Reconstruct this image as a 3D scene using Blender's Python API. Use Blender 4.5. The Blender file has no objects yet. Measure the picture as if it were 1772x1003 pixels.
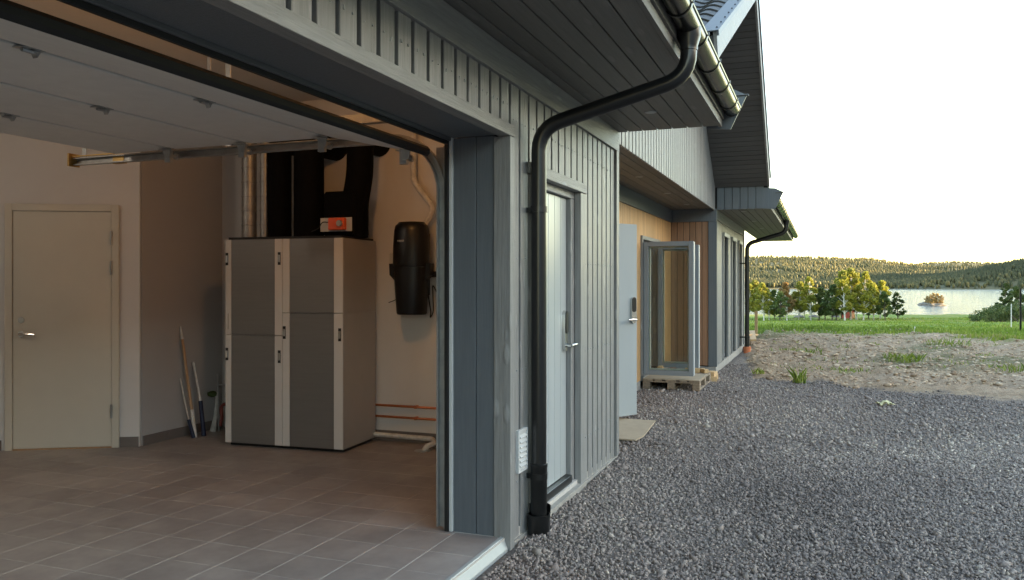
import bpy, bmesh, math, random
import numpy as np
from mathutils import Vector, Matrix, noise as mnoise
R = math.radians
random.seed(7); rng = np.random.default_rng(7)
sc = bpy.context.scene
col = sc.collection

# ------------------------------------------------------------------ camera
TH = math.atan(535 / 1400)
CT, ST = math.cos(TH), math.sin(TH)
CAMH = 1.5
cam = bpy.data.cameras.new("camera"); camo = bpy.data.objects.new("camera", cam); col.objects.link(camo)
cam.lens = 1400 / 1772 * 36; cam.sensor_width = 36; cam.clip_start = .05; cam.clip_end = 9000
cam.shift_y = -10.5 / 1772
camo.location = (0, 0, CAMH)
camo.rotation_euler = (R(90), 0, TH - R(90))
sc.camera = camo
# ------------------------------------------------------------------ sky, sun, exposure
SUN_EL, SUN_AZ = R(8.0), R(-79)          # azimuth counted from +X towards +Y
sd = Vector((math.cos(SUN_AZ) * math.cos(SUN_EL), math.sin(SUN_AZ) * math.cos(SUN_EL), math.sin(SUN_EL)))
world = bpy.data.worlds.new("World"); sc.world = world; world.use_nodes = True
wn = world.node_tree.nodes; wl = world.node_tree.links
sky = wn.new('ShaderNodeTexSky'); sky.sky_type = 'NISHITA'; sky.sun_disc = False
sky.sun_elevation = SUN_EL; sky.sun_rotation = math.atan2(sd.x, sd.y)
sky.air_density = 1.0; sky.dust_density = .6; sky.ozone_density = .35
bg = wn['Background']; bg.inputs[1].default_value = 0.15
wl.new(sky.outputs[0], bg.inputs[0])
sun = bpy.data.lights.new("sun", 'SUN'); sun.energy = 4.5; sun.angle = R(.5); sun.color = (1, .74, .42)
suno = bpy.data.objects.new("sun", sun); col.objects.link(suno)
suno.rotation_euler = (-sd).to_track_quat('-Z', 'Y').to_euler()
sc.view_settings.view_transform = 'Standard'; sc.view_settings.look = 'None'
sc.view_settings.exposure = 2.95; sc.view_settings.gamma = 1
sc.cycles.use_denoising = True
sc.cycles.max_bounces = 8; sc.cycles.diffuse_bounces = 4; sc.cycles.glossy_bounces = 4; sc.cycles.transparent_max_bounces = 12
sc.cycles.sample_clamp_indirect = 6

# ------------------------------------------------------------------ materials
MATS = {}
def mat(name, color, rough=.6, metal=0., var=.12, scale=(6, 6, 6), bump=0., bscale=None, rand=.06, spec=.5,
        color2=None, c2scale=None, c2lo=.45, c2hi=.6, coat=0., knots=None):
    m = bpy.data.materials.new(name); m.use_nodes = True; nt = m.node_tree; n = nt.nodes; l = nt.links
    b = n['Principled BSDF']
    b.inputs['Roughness'].default_value = rough; b.inputs['Metallic'].default_value = metal
    b.inputs['Specular IOR Level'].default_value = spec
    if coat: b.inputs['Coat Weight'].default_value = coat
    geo = n.new('ShaderNodeNewGeometry')
    def nz(sc_, detail=4, rough_=.6):
        mp = n.new('ShaderNodeMapping'); mp.inputs['Scale'].default_value = sc_
        l.new(geo.outputs['Position'], mp.inputs['Vector'])
        t = n.new('ShaderNodeTexNoise'); t.inputs['Scale'].default_value = 1; t.inputs['Detail'].default_value = detail
        t.inputs['Roughness'].default_value = rough_
        l.new(mp.outputs[0], t.inputs['Vector']); return t.outputs['Fac']
    f = nz(scale)
    mr = n.new('ShaderNodeMapRange'); mr.inputs[1].default_value = .25; mr.inputs[2].default_value = .75
    mr.inputs[3].default_value = 1 - var; mr.inputs[4].default_value = 1 + var
    l.new(f, mr.inputs[0])
    oi = n.new('ShaderNodeObjectInfo'); mr2 = n.new('ShaderNodeMapRange')
    mr2.inputs[3].default_value = 1 - rand; mr2.inputs[4].default_value = 1 + rand
    l.new(oi.outputs['Random'], mr2.inputs[0])
    mul = n.new('ShaderNodeMath'); mul.operation = 'MULTIPLY'; l.new(mr.outputs[0], mul.inputs[0]); l.new(mr2.outputs[0], mul.inputs[1])
    base = n.new('ShaderNodeRGB'); base.outputs[0].default_value = (*color, 1)
    src = base.outputs[0]
    if color2:
        mx = n.new('ShaderNodeMix'); mx.data_type = 'RGBA'
        f2 = nz(c2scale or scale, 5)
        m3 = n.new('ShaderNodeMapRange'); m3.inputs[1].default_value = c2lo; m3.inputs[2].default_value = c2hi; l.new(f2, m3.inputs[0])
        l.new(m3.outputs[0], mx.inputs[0]); l.new(src, mx.inputs[6]); mx.inputs[7].default_value = (*color2, 1)
        src = mx.outputs[2]
    kf = None
    if knots:
        mp = n.new('ShaderNodeMapping'); mp.inputs['Scale'].default_value = knots; l.new(geo.outputs['Position'], mp.inputs['Vector'])
        vo = n.new('ShaderNodeTexVoronoi'); vo.inputs['Scale'].default_value = 1; l.new(mp.outputs[0], vo.inputs['Vector'])
        km = n.new('ShaderNodeMapRange'); km.inputs[1].default_value = .10; km.inputs[2].default_value = .20; km.inputs[3].default_value = 1; km.inputs[4].default_value = 0
        l.new(vo.outputs['Distance'], km.inputs[0]); kf = km.outputs[0]
        mk = n.new('ShaderNodeMix'); mk.data_type = 'RGBA'; kk = n.new('ShaderNodeMath'); kk.operation = 'MULTIPLY'; kk.inputs[1].default_value = .45
        l.new(kf, kk.inputs[0]); l.new(kk.outputs[0], mk.inputs[0]); l.new(src, mk.inputs[6]); mk.inputs[7].default_value = (*[min(1, c_ * 1.7) for c_ in color], 1); src = mk.outputs[2]
    vm = n.new('ShaderNodeVectorMath'); vm.operation = 'SCALE'; l.new(src, vm.inputs[0]); l.new(mul.outputs[0], vm.inputs['Scale'])
    l.new(vm.outputs[0], b.inputs['Base Color'])
    if bump:
        bp = n.new('ShaderNodeBump'); bp.inputs['Strength'].default_value = bump; bp.inputs['Distance'].default_value = .01
        hsrc = nz(bscale or scale, 6)
        if kf is not None:
            ad = n.new('ShaderNodeMath'); ad.operation = 'ADD'; l.new(hsrc, ad.inputs[0]); l.new(kf, ad.inputs[1]); hsrc = ad.outputs[0]
        l.new(hsrc, bp.inputs['Height']); l.new(bp.outputs[0], b.inputs['Normal'])
    MATS[name] = m
    return m

GREY = (.225, .222, .215)
mat('paint_v', GREY, .42, var=.2, scale=(55, 55, 3.5), bump=.5, bscale=(120, 120, 6), rand=.09, knots=(9, 9, 3.2))
mat('paint_x', GREY, .45, var=.2, scale=(3.5, 55, 55), bump=.5, bscale=(6, 120, 120), rand=.05, knots=(2.4, 9, 9))
mat('paint_y', GREY, .45, var=.14, scale=(55, 3.5, 55), bump=.3, bscale=(120, 6, 120), rand=.05)
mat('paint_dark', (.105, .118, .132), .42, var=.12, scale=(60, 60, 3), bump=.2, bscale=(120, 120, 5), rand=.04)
mat('soffit_x', (.125, .118, .108), .55, var=.15, scale=(3, 50, 50), bump=.25, bscale=(6, 120, 120), rand=.12, knots=(2.2, 9, 9))
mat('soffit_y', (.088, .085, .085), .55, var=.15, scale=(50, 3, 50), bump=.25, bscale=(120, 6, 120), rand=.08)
mat('core', (.012, .012, .013), .8)
mat('door_paint', (.36, .385, .385), .28, var=.04, scale=(4, 4, 1), rand=.02)
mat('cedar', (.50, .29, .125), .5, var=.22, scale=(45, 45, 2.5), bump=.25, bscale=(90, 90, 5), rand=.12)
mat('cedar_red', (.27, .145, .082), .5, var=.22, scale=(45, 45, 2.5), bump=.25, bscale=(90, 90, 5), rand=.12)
mat('lumber', (.52, .34, .17), .7, var=.2, scale=(8, 30, 30), bump=.2, rand=.15)
mat('old_wood', (.23, .17, .115), .8, var=.3, scale=(5, 30, 30), bump=.4, rand=.15)
mat('metal_black', (.006, .0065, .007), .28, var=.15, scale=(9, 9, 9), spec=.6, rand=0)
mat('gutter', (.045, .042, .036), .22, metal=.75, var=.15, scale=(5, 20, 20), rand=0)
mat('flashing', (.15, .155, .165), .45, metal=.6, var=.08, rand=.02)
mat('roof_tile', (.035, .034, .034), .55, var=.2, scale=(9, 9, 9), rand=.15)
mat('steel', (.42, .44, .45), .36, metal=.9, var=.15, scale=(14, 14, 5), rand=.03)
mat('alu', (.36, .38, .38), .5, metal=.3, var=.06, scale=(12, 12, 4), rand=.02)
mat('chrome', (.62, .62, .6), .22, metal=1., var=.03, rand=0)
mat('brass', (.5, .33, .12), .35, metal=.8, var=.1)
mat('white_plastic', (.52, .53, .52), .4, var=.03, rand=.02)
mat('rubber', (.006, .006, .0065), .6, var=.2, scale=(20, 20, 20), rand=0)
mat('concrete', (.30, .28, .25), .85, var=.18, scale=(9, 9, 9), bump=.4, bscale=(60, 60, 60), rand=.03)
mat('wall_white', (.64, .62, .60), .75, var=.03, scale=(2, 2, 2), bump=.06, bscale=(150, 150, 150), rand=0)
mat('wall_grey', (.42, .405, .395), .75, var=.03, scale=(2, 2, 2), bump=.06, bscale=(150, 150, 150), rand=0)
mat('ceiling_paint', (.7, .68, .64), .8, var=.03, rand=0)
mat('floor_tile', (.25, .222, .207), .45, var=.16, scale=(7, 7, 7), bump=.04, bscale=(200, 200, 200), rand=.08,
    color2=(.31, .277, .256), c2scale=(1.1, 1.1, 1.1))
mat('grout', (.46, .43, .39), .85, var=.15, scale=(30, 30, 30))
mat('skirting_tile', (.17, .145, .13), .5, var=.1, rand=.05)
mat('door_white', (.60, .56, .47), .45, var=.02, rand=0)
mat('panel_white', (.58, .56, .53), .42, var=.03, rand=.02)
mat('panel_silver', (.22, .215, .21), .38, metal=.55, var=.05, scale=(3, 3, 80), rand=.03)
mat('panel_side', (.42, .39, .355), .42, metal=.2, var=.03, rand=.02)
mat('garage_panel', (.70, .68, .65), .5, var=.05, scale=(10, 10, 10), bump=.12, bscale=(160, 160, 160), rand=.02)
mat('galv', (.36, .36, .355), .48, metal=.8, var=.2, scale=(14, 14, 14), rand=.05)
mat('foam_black', (.0035, .0035, .004), .75, var=.25, scale=(20, 20, 20), bump=.3, bscale=(50, 50, 50), rand=.1, spec=.08)
mat('plastic_black', (.004, .004, .0045), .38, var=.1, scale=(10, 10, 10), rand=0)
mat('letter_grey', (.35, .35, .35), .5, var=0, rand=0)
mat('orange', (.75, .10, .02), .4, var=.05, rand=0)
mat('copper', (.72, .26, .13), .28, metal=.95, var=.15, scale=(20, 20, 20), rand=0)
mat('terracotta', (.55, .17, .07), .7, var=.1, rand=0)
mat('blue', (.008, .012, .04), .5, var=.1, rand=0)
mat('ash_wood', (.45, .28, .15), .6, var=.15, scale=(40, 40, 4), rand=0)
mat('white_worn', (.6, .58, .54), .6, var=.25, scale=(20, 20, 20), rand=0)
mat('red_hose', (.22, .04, .03), .5, var=.1, rand=0)
mat('fibreboard', (.37, .29, .20), .8, var=.1, scale=(12, 12, 12), bump=.1, bscale=(100, 100, 100), rand=0)
mat('rag', (.62, .58, .34), .85, var=.25, scale=(60, 60, 60), bump=.5, bscale=(120, 120, 120), rand=0)
mat('bark_birch', (.52, .5, .46), .8, var=.5, scale=(4, 4, 9), rand=.15)
mat('bark', (.10, .08, .06), .9, var=.3, scale=(8, 8, 3), rand=.15)
mat('rock', (.16, .145, .13), .85, var=.25, scale=(1.2, 1.2, 1.2), bump=.5, bscale=(6, 6, 6), rand=.1)
mat('shed_red', (.3, .05, .035), .8, var=.15, rand=0)
mat('shed_light', (.55, .28, .16), .8, var=.15, rand=0)
mat('foliage_bush', (.07, .105, .03), .65, var=.4, scale=(1.5, 1.5, 1.5), rand=.15, color2=(.11, .13, .04))
mat('foliage_birch', (.30, .29, .03), .6, var=.4, scale=(1.2, 1.2, 1.2), rand=.2, color2=(.17, .19, .03))
mat('foliage_green', (.08, .125, .03), .6, var=.4, scale=(1.2, 1.2, 1.2), rand=.2, color2=(.09, .12, .03))
mat('foliage_orange', (.34, .2, .07), .6, var=.4, scale=(1.2, 1.2, 1.2), rand=.15, color2=(.18, .14, .05))
mat('foliage_rust', (.33, .24, .09), .6, var=.4, scale=(1.2, 1.2, 1.2), rand=.15)

def leafy(name):                                   # leaves let some light through
    m = MATS[name]; nt = m.node_tree; b = nt.nodes['Principled BSDF']
    tr = nt.nodes.new('ShaderNodeBsdfTranslucent'); mx = nt.nodes.new('ShaderNodeMixShader'); mx.inputs[0].default_value = .35
    src = b.inputs['Base Color'].links[0].from_socket
    nt.links.new(src, tr.inputs[0]); nt.links.new(b.outputs[0], mx.inputs[1]); nt.links.new(tr.outputs[0], mx.inputs[2])
    nt.links.new(mx.outputs[0], nt.nodes['Material Output'].inputs[0])
for k in ('foliage_bush', 'foliage_birch', 'foliage_green', 'foliage_orange', 'foliage_rust'): leafy(k)

def attr_mat(name, ramp, rough=.8, attr='tone', noise_scale=None, spec=.3):
    m = bpy.data.materials.new(name); m.use_nodes = True; n = m.node_tree.nodes; l = m.node_tree.links
    b = n['Principled BSDF']; b.inputs['Roughness'].default_value = rough; b.inputs['Specular IOR Level'].default_value = spec
    a = n.new('ShaderNodeAttribute'); a.attribute_name = attr
    cr = n.new('ShaderNodeValToRGB'); e = cr.color_ramp.elements
    while len(e) < len(ramp): e.new(.5)
    for i, (p, c) in enumerate(ramp): e[i].position = p; e[i].color = (*c, 1)
    l.new(a.outputs['Fac'], cr.inputs[0]); l.new(cr.outputs[0], b.inputs['Base Color'])
    MATS[name] = m
attr_mat('stone', [(0, (.11, .09, .08)), (.5, (.24, .20, .18)), (.85, (.34, .29, .25)), (.97, (.44, .385, .32)), (1, (.56, .48, .40))], .75)
attr_mat('grass', [(0, (.10, .16, .018)), (.5, (.19, .27, .03)), (.85, (.27, .30, .05)), (1, (.34, .30, .12))], .7)
attr_mat('forest', [(0, (.042, .05, .025)), (.45, (.075, .074, .033)), (.7, (.105, .094, .038)), (1, (.14, .115, .045))], .85)
attr_mat('clod', [(0, (.27, .185, .12)), (.6, (.44, .33, .225)), (1, (.56, .455, .34))], .9)

def glass_mat():
    m = bpy.data.materials.new('glass'); m.use_nodes = True; n = m.node_tree.nodes; l = m.node_tree.links
    n.remove(n['Principled BSDF'])
    t = n.new('ShaderNodeBsdfTransparent'); t.inputs[0].default_value = (.86, .88, .86, 1)
    g = n.new('ShaderNodeBsdfGlossy'); g.inputs['Roughness'].default_value = .01
    fr = n.new('ShaderNodeFresnel'); fr.inputs[0].default_value = 1.5
    mx = n.new('ShaderNodeMixShader'); l.new(fr.outputs[0], mx.inputs[0]); l.new(t.outputs[0], mx.inputs[1]); l.new(g.outputs[0], mx.inputs[2])
    l.new(mx.outputs[0], n['Material Output'].inputs[0]); MATS['glass'] = m
glass_mat()
def emit_mat():
    m = bpy.data.materials.new('lamp_glow'); m.use_nodes = True; b = m.node_tree.nodes['Principled BSDF']
    b.inputs['Emission Color'].default_value = (1, .6, .25, 1); b.inputs['Emission Strength'].default_value = 3; MATS['lamp_glow'] = m
emit_mat()

def water_mat():
    m = bpy.data.materials.new('water'); m.use_nodes = True; n = m.node_tree.nodes; l = m.node_tree.links
    b = n['Principled BSDF']; b.inputs['Base Color'].default_value = (.03, .045, .05, 1); b.inputs['Roughness'].default_value = .08
    b.inputs['IOR'].default_value = 1.33
    geo = n.new('ShaderNodeNewGeometry'); mp = n.new('ShaderNodeMapping')
    mp.inputs['Scale'].default_value = (.42, .07, 1)
    rt = n.new('ShaderNodeVectorRotate'); rt.rotation_type = 'Z_AXIS'; rt.inputs['Angle'].default_value = -TH + R(18)
    l.new(geo.outputs['Position'], rt.inputs[0]); l.new(rt.outputs[0], mp.inputs[0])
    t = n.new('ShaderNodeTexNoise'); t.inputs['Scale'].default_value = 1; t.inputs['Detail'].default_value = 5
    l.new(mp.outputs[0], t.inputs['Vector'])
    bp = n.new('ShaderNodeBump'); bp.inputs['Strength'].default_value = 1.0; bp.inputs['Distance'].default_value = 1.6
    l.new(t.outputs['Fac'], bp.inputs['Height']); l.new(bp.outputs[0], b.inputs['Normal']); MATS['water'] = m
water_mat()

def ground_mat():
    m = bpy.data.materials.new('ground'); m.use_nodes = True; n = m.node_tree.nodes; l = m.node_tree.links
    b = n['Principled BSDF']; b.inputs['Roughness'].default_value = .92; b.inputs['Specular IOR Level'].default_value = .2
    geo = n.new('ShaderNodeNewGeometry')
    def nz(s, d=5, r=.6):
        t = n.new('ShaderNodeTexNoise'); t.inputs['Scale'].default_value = s; t.inputs['Detail'].default_value = d; t.inputs['Roughness'].default_value = r
        l.new(geo.outputs['Position'], t.inputs['Vector']); return t.outputs['Fac']
    def ramp(f, pts):
        cr = n.new('ShaderNodeValToRGB'); e = cr.color_ramp.elements
        while len(e) < len(pts): e.new(.5)
        for i, (p, c) in enumerate(pts): e[i].position = p; e[i].color = (*c, 1)
        l.new(f, cr.inputs[0]); return cr.outputs[0]
    def mix(f, a, c):
        x = n.new('ShaderNodeMix'); x.data_type = 'RGBA'; l.new(f, x.inputs[0]); l.new(a, x.inputs[6]); l.new(c, x.inputs[7]); return x.outputs[2]
    def att(nm):
        a = n.new('ShaderNodeAttribute'); a.attribute_name = nm; return a.outputs['Fac']
    gravel = ramp(nz(38, 3), [(.3, (.10, .083, .075)), (.5, (.22, .187, .168)), (.75, (.32, .28, .245))])
    soil = mix(ramp(nz(.55, 4), [(.42, (0, 0, 0)), (.62, (1, 1, 1))]),
               ramp(nz(5.5, 6, .7), [(.3, (.22, .152, .10)), (.5, (.41, .30, .205)), (.75, (.56, .445, .33))]),
               ramp(nz(7, 6, .7), [(.3, (.22, .15, .09)), (.55, (.37, .275, .18)), (.8, (.48, .375, .26))]))
    weeds = ramp(nz(9, 4), [(.3, (.07, .09, .03)), (.7, (.17, .16, .07))])
    soil = mix(att('weed'), soil, weeds)
    grass = mix(ramp(nz(.12, 4), [(.4, (0, 0, 0)), (.6, (1, 1, 1))]),
                ramp(nz(1.6, 6, .7), [(.3, (.10, .17, .02)), (.7, (.16, .24, .035))]),
                ramp(nz(1.1, 6, .7), [(.3, (.12, .16, .025)), (.7, (.2, .22, .05))]))
    c = mix(att('soil'), gravel, soil); c = mix(att('meadow'), c, grass)
    l.new(c, b.inputs['Base Color'])
    bp = n.new('ShaderNodeBump'); bp.inputs['Strength'].default_value = 1.0; bp.inputs['Distance'].default_value = .06
    l.new(nz(11, 8, .72), bp.inputs['Height']); l.new(bp.outputs[0], b.inputs['Normal']); MATS['ground'] = m
ground_mat()
def hill_mat():
    mat('hill_floor', (.07, .07, .03), .9, var=.3, scale=(.02, .02, .02), rand=0, color2=(.10, .09, .035), c2scale=(.006, .006, .006))
hill_mat()

# ------------------------------------------------------------------ mesh helpers
WM = {}
class MB:
    def __init__(s): s.v = []; s.f = []
    def add(s, vs, fs):
        b = len(s.v); s.v += [tuple(p) for p in vs]; s.f += [tuple(b + i for i in f) for f in fs]; return s
    def box(s, x0, x1, y0, y1, z0, z1):
        return s.add([(x0, y0, z0), (x1, y0, z0), (x1, y1, z0), (x0, y1, z0), (x0, y0, z1), (x1, y0, z1), (x1, y1, z1), (x0, y1, z1)],
                     [(3, 2, 1, 0), (4, 5, 6, 7), (0, 1, 5, 4), (1, 2, 6, 5), (2, 3, 7, 6), (3, 0, 4, 7)])
    def prism(s, poly, axis, a, b):
        """poly: list of 2D points in the two other axes (in x,y,z order), extruded along axis from a to b"""
        def P(p, t):
            return {'x': (t, p[0], p[1]), 'y': (p[0], t, p[1]), 'z': (p[0], p[1], t)}[axis]
        n = len(poly)
        vs = [P(p, a) for p in poly] + [P(p, b) for p in poly]
        fs = [tuple(range(n))[::-1], tuple(range(n, 2 * n))] + [(i, (i + 1) % n, n + (i + 1) % n, n + i) for i in range(n)]
        return s.add(vs, fs)
    def tube(s, pts, r, seg=10, cap=True):
        pts = [Vector(p) for p in pts]; rs = r if isinstance(r, (list, tuple)) else [r] * len(pts)
        rings = []; up = None
        for i, p in enumerate(pts):
            t = (pts[min(i + 1, len(pts) - 1)] - pts[max(i - 1, 0)]).normalized()
            if up is None:
                up = Vector((0, 0, 1)) if abs(t.z) < .9 else Vector((1, 0, 0))
            a = (up - t * up.dot(t)).normalized(); b_ = t.cross(a); up = a
            rings.append([p + (a * math.cos(2 * math.pi * k / seg) + b_ * math.sin(2 * math.pi * k / seg)) * rs[i] for k in range(seg)])
        vs = [q for rg in rings for q in rg]; fs = []
        for i in range(len(pts) - 1):
            for k in range(seg):
                fs.append((i * seg + k, i * seg + (k + 1) % seg, (i + 1) * seg + (k + 1) % seg, (i + 1) * seg + k))
        if cap: fs += [tuple(range(seg))[::-1], tuple((len(pts) - 1) * seg + k for k in range(seg))]
        return s.add(vs, fs)
    def lathe(s, prof, c, seg=20, sx=1, sy=1):
        vs = []; fs = []
        for (r, z) in prof:
            for k in range(seg):
                a = 2 * math.pi * k / seg; vs.append((c[0] + r * sx * math.cos(a), c[1] + r * sy * math.sin(a), c[2] + z))
        for i in range(len(prof) - 1):
            for k in range(seg):
                fs.append((i * seg + k, i * seg + (k + 1) % seg, (i + 1) * seg + (k + 1) % seg, (i + 1) * seg + k))
        fs += [tuple(range(seg))[::-1], tuple((len(prof) - 1) * seg + k for k in range(seg))]
        return s.add(vs, fs)
    def sweep(s, prof, path):
        """path: points (x fixed) in the YZ plane; prof: closed polygon (a along X, b along the normal)"""
        pts = [Vector(p) for p in path]; n = len(prof); vs = []; fs = []
        for i, p in enumerate(pts):
            t = (pts[min(i + 1, len(pts) - 1)] - pts[max(i - 1, 0)]).normalized(); nn = Vector((1, 0, 0)).cross(t)
            vs += [p + Vector((a, 0, 0)) + nn * b for a, b in prof]
        for i in range(len(pts) - 1):
            for k in range(n): fs.append((i * n + k, i * n + (k + 1) % n, (i + 1) * n + (k + 1) % n, (i + 1) * n + k))
        fs += [tuple(range(n))[::-1], tuple((len(pts) - 1) * n + k for k in range(n))]
        return s.add(vs, fs)
    def mesh(s, name, material, smooth=False, bevel=0, angle=40):
        me = bpy.data.meshes.new(name); me.from_pydata(s.v, [], s.f); me.update()
        bm = bmesh.new(); bm.from_mesh(me)
        bmesh.ops.recalc_face_normals(bm, faces=bm.faces)
        if bevel:
            bmesh.ops.bevel(bm, geom=[e for e in bm.edges], offset=bevel, segments=1, affect='EDGES', profile=.5, clamp_overlap=True)
        bm.to_mesh(me); bm.free()
        if material: me.materials.append(MATS[material])
        if smooth:
            for p in me.polygons: p.use_smooth = True
            me.set_sharp_from_angle(angle=R(angle))
        return me
def link(name, me, parent=None, local=False, loc=None, rotz=None):
    o = bpy.data.objects.new(name, me); col.objects.link(o)
    basis = Matrix.Identity(4)
    if loc is not None: o.location = loc; basis = Matrix.Translation(loc)
    if rotz is not None: o.rotation_euler[2] = rotz; basis = basis @ Matrix.Rotation(rotz, 4, 'Z')
    if parent is not None:
        o.parent = parent
        if local: WM[o.name] = WM[parent.name] @ basis
        else: o.matrix_parent_inverse = WM[parent.name].inverted(); WM[o.name] = basis
    else: WM[o.name] = basis
    return o
def part(name, mb, material, parent=None, smooth=False, bevel=0, local=False, angle=40):
    return link(name, mb.mesh(name, material, smooth, bevel, angle), parent, local)
def tag(o, label=None, cat=None, group=None, kind=None):
    if label: o['label'] = label
    if cat: o['category'] = cat
    if group: o['group'] = group
    if kind: o['kind'] = kind
    return o
def thing(name, loc, label, cat, group=None, rotz=None):
    return tag(link(name, None, None, loc=loc, rotz=rotz), label, cat, group)
CB = {}
def cmesh(sx, sy, sz, material, bevel=.002):
    k = (round(sx, 4), round(sy, 4), round(sz, 4), material, bevel)
    if k not in CB:
        CB[k] = MB().box(-sx / 2, sx / 2, -sy / 2, sy / 2, -sz / 2, sz / 2).mesh('block', material, bevel=bevel)
    return CB[k]
def block(name, x0, x1, y0, y1, z0, z1, material, parent=None, bevel=.002, local=False):
    """a bevelled box that shares its mesh with equal ones"""
    return link(name, cmesh(x1 - x0, y1 - y0, z1 - z0, material, bevel), parent, local, loc=((x0 + x1) / 2, (y0 + y1) / 2, (z0 + z1) / 2))
def at(px, D, z=0):
    """a place on the land: bearing as in the photograph, distance in metres along the view"""
    r = (px - 886) / 1400 * D
    return Vector((D * CT + r * ST, D * ST - r * CT, z))
def arc(c, r, a0, a1, n=8):
    return [(c[0] + r * math.cos(R(a0 + (a1 - a0) * i / n)), c[1] + r * math.sin(R(a0 + (a1 - a0) * i / n))) for i in range(n + 1)]
def npmesh(name, V, F, material, attr=None, kind=None, label=None):
    me = bpy.data.meshes.new(name); V = np.asarray(V, np.float32); F = np.asarray(F, np.int32)
    k = F.shape[1]
    me.vertices.add(len(V)); me.vertices.foreach_set('co', V.ravel())
    me.loops.add(F.size); me.loops.foreach_set('vertex_index', F.ravel())
    me.polygons.add(len(F)); me.polygons.foreach_set('loop_start', np.arange(0, F.size, k, dtype=np.int32))
    if attr is not None:
        a = me.attributes.new('tone', 'FLOAT', 'POINT'); a.data.foreach_set('value', np.asarray(attr, np.float32))
    me.update(calc_edges=True); me.validate()
    me.materials.append(MATS[material])
    return me

FY = 1.66         # outer face of the cladding
XE = 6.90         # end of the garage
XF = 13.90        # start of the far wing
FE = 19.2         # end of the far wing's wall
ROOF_END = 25.0
SZ = 2.82         # garage soffit
FL = .07          # garage floor
OX = 4.24         # edge of the garage opening
OZ = 2.335        # head of the garage opening
EY = .80          # eave line
PITCH = .147

# ================================================================== GROUND
def ground_h(x, y):
    D = x * CT + y * ST
    h = np.where(D < 26, 0, np.where(D < 105, -(D - 26) * 3.3 / 79, -3.3 - (D - 105) * .3 / 32))
    h = np.where(D > 140, -3.63 - (D - 140) * .06, h)
    h = np.maximum(h, -6)
    crest = np.interp(x, [-400, 60, 143, 185, 225], [38, 35, 18.2, 12, -6])  # unseen ridge off to the right, its heights set to shade house and meadow
    t = np.clip((-55 - y) / 75, 0, 1); t = t * t * (3 - 2 * t)
    t2 = np.clip((-y - 170) / 120, 0, 1)
    return h * (1 - t) + crest * t - t2 * 4
def axis_pts(lo, a, b, hi, step, grow=1.12):
    out = list(np.arange(a, b, step)); s = step; x = out[-1]
    while x < hi: s = min(s * grow, 9); x += s; out.append(x)
    s = step; x = a
    while x > lo: s = min(s * grow, 9); x -= s; out.insert(0, x)
    return np.array(out)
gx = axis_pts(-260, 9, 29, 260, .11); gy = axis_pts(-330, -12, 2.5, 330, .11)
GX, GY = np.meshgrid(gx, gy, indexing='ij')
GZ = ground_h(GX, GY)
def vnoise(x, y, s, seed=0, oct_=3):
    out = np.zeros(x.shape); amp = 1
    for o in range(oct_):
        fx = x * s; fy = y * s; ix = np.floor(fx).astype(int); iy = np.floor(fy).astype(int); tx = fx - ix; ty = fy - iy
        tx = tx * tx * (3 - 2 * tx); ty = ty * ty * (3 - 2 * ty)
        def hh(a, b):
            n_ = (a * 374761393 + b * 668265263 + (seed + o) * 974711) & 0x7fffffff
            n_ = ((n_ ^ (n_ >> 13)) * 1274126177) & 0x7fffffff
            return ((n_ ^ (n_ >> 16)) & 0xffff) / 65535 - .5
        out += amp * ((hh(ix, iy) * (1 - tx) + hh(ix + 1, iy) * tx) * (1 - ty) + (hh(ix, iy + 1) * (1 - tx) + hh(ix + 1, iy + 1) * tx) * ty)
        amp *= .5; s *= 2.1
    return out
def sstep(a, b, x): t = np.clip((x - a) / (b - a), 0, 1); return t * t * (3 - 2 * t)
def soil_mask(x, y):      # where the gravel ends and the raw soil begins
    edge = np.interp(y, [-8, -2.4, -.6, .4, 1.0, 1.66], [11.9, 12.2, 12.65, 12.95, 13.3, 19.5])
    return sstep(-.18, .18, x - edge + vnoise(x, y, .9, 3) * .8 + vnoise(x, y, 5, 9) * .35)
def meadow_mask(x, y):
    D = x * CT + y * ST; r = x * ST - y * CT
    edge = np.interp(r / np.maximum(D, 1), [.28, .45, .62], [26.5, 24.2, 20.5])
    return sstep(-1.2, 1.2, D - edge + vnoise(x, y, .35, 5) * 3.2 + vnoise(x, y, 2, 15) * 1.6)
SM = soil_mask(GX, GY); MM = meadow_mask(GX, GY)
WEED = sstep(.12, .34, vnoise(GX, GY, .42, 21, 4)) * .75 * sstep(14, 19, GX)
near = (1 - sstep(40, 70, GX)) * SM
GZ += near * (vnoise(GX, GY, .8, 31) * .12 + vnoise(GX, GY, 3.2, 33) * .07 + vnoise(GX, GY, 8, 37) * .03) * sstep(0, 1.2, SM * 1.2)
GZ += MM * vnoise(GX, GY, .25, 41) * .12
GZ += sstep(60, 130, -GY) * (vnoise(GX, GY, .06, 51) * 2.2)
GZ -= sstep(FY - .02, FY + .1, GY) * (GX < 30) * (GY < 12) * .12 * (1 - (GX > 6.6) * (GX < 14.0) * (GY < 2.5))
nx, ny = GX.shape
idx = np.arange(nx * ny).reshape(nx, ny)
F = np.stack([idx[:-1, :-1].ravel(), idx[1:, :-1].ravel(), idx[1:, 1:].ravel(), idx[:-1, 1:].ravel()], 1)
me = npmesh('ground', np.stack([GX.ravel(), GY.ravel(), GZ.ravel()], 1), F, 'ground')
for nm, arr in (('soil', SM), ('meadow', MM), ('weed', WEED)):
    a = me.attributes.new(nm, 'FLOAT', 'POINT'); a.data.foreach_set('value', arr.ravel().astype(np.float32))
for p in me.polygons: p.use_smooth = True
tag(link('ground', me), 'gravel yard, bare soil and green meadow sloping to the lake', None, None, 'structure')
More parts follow.
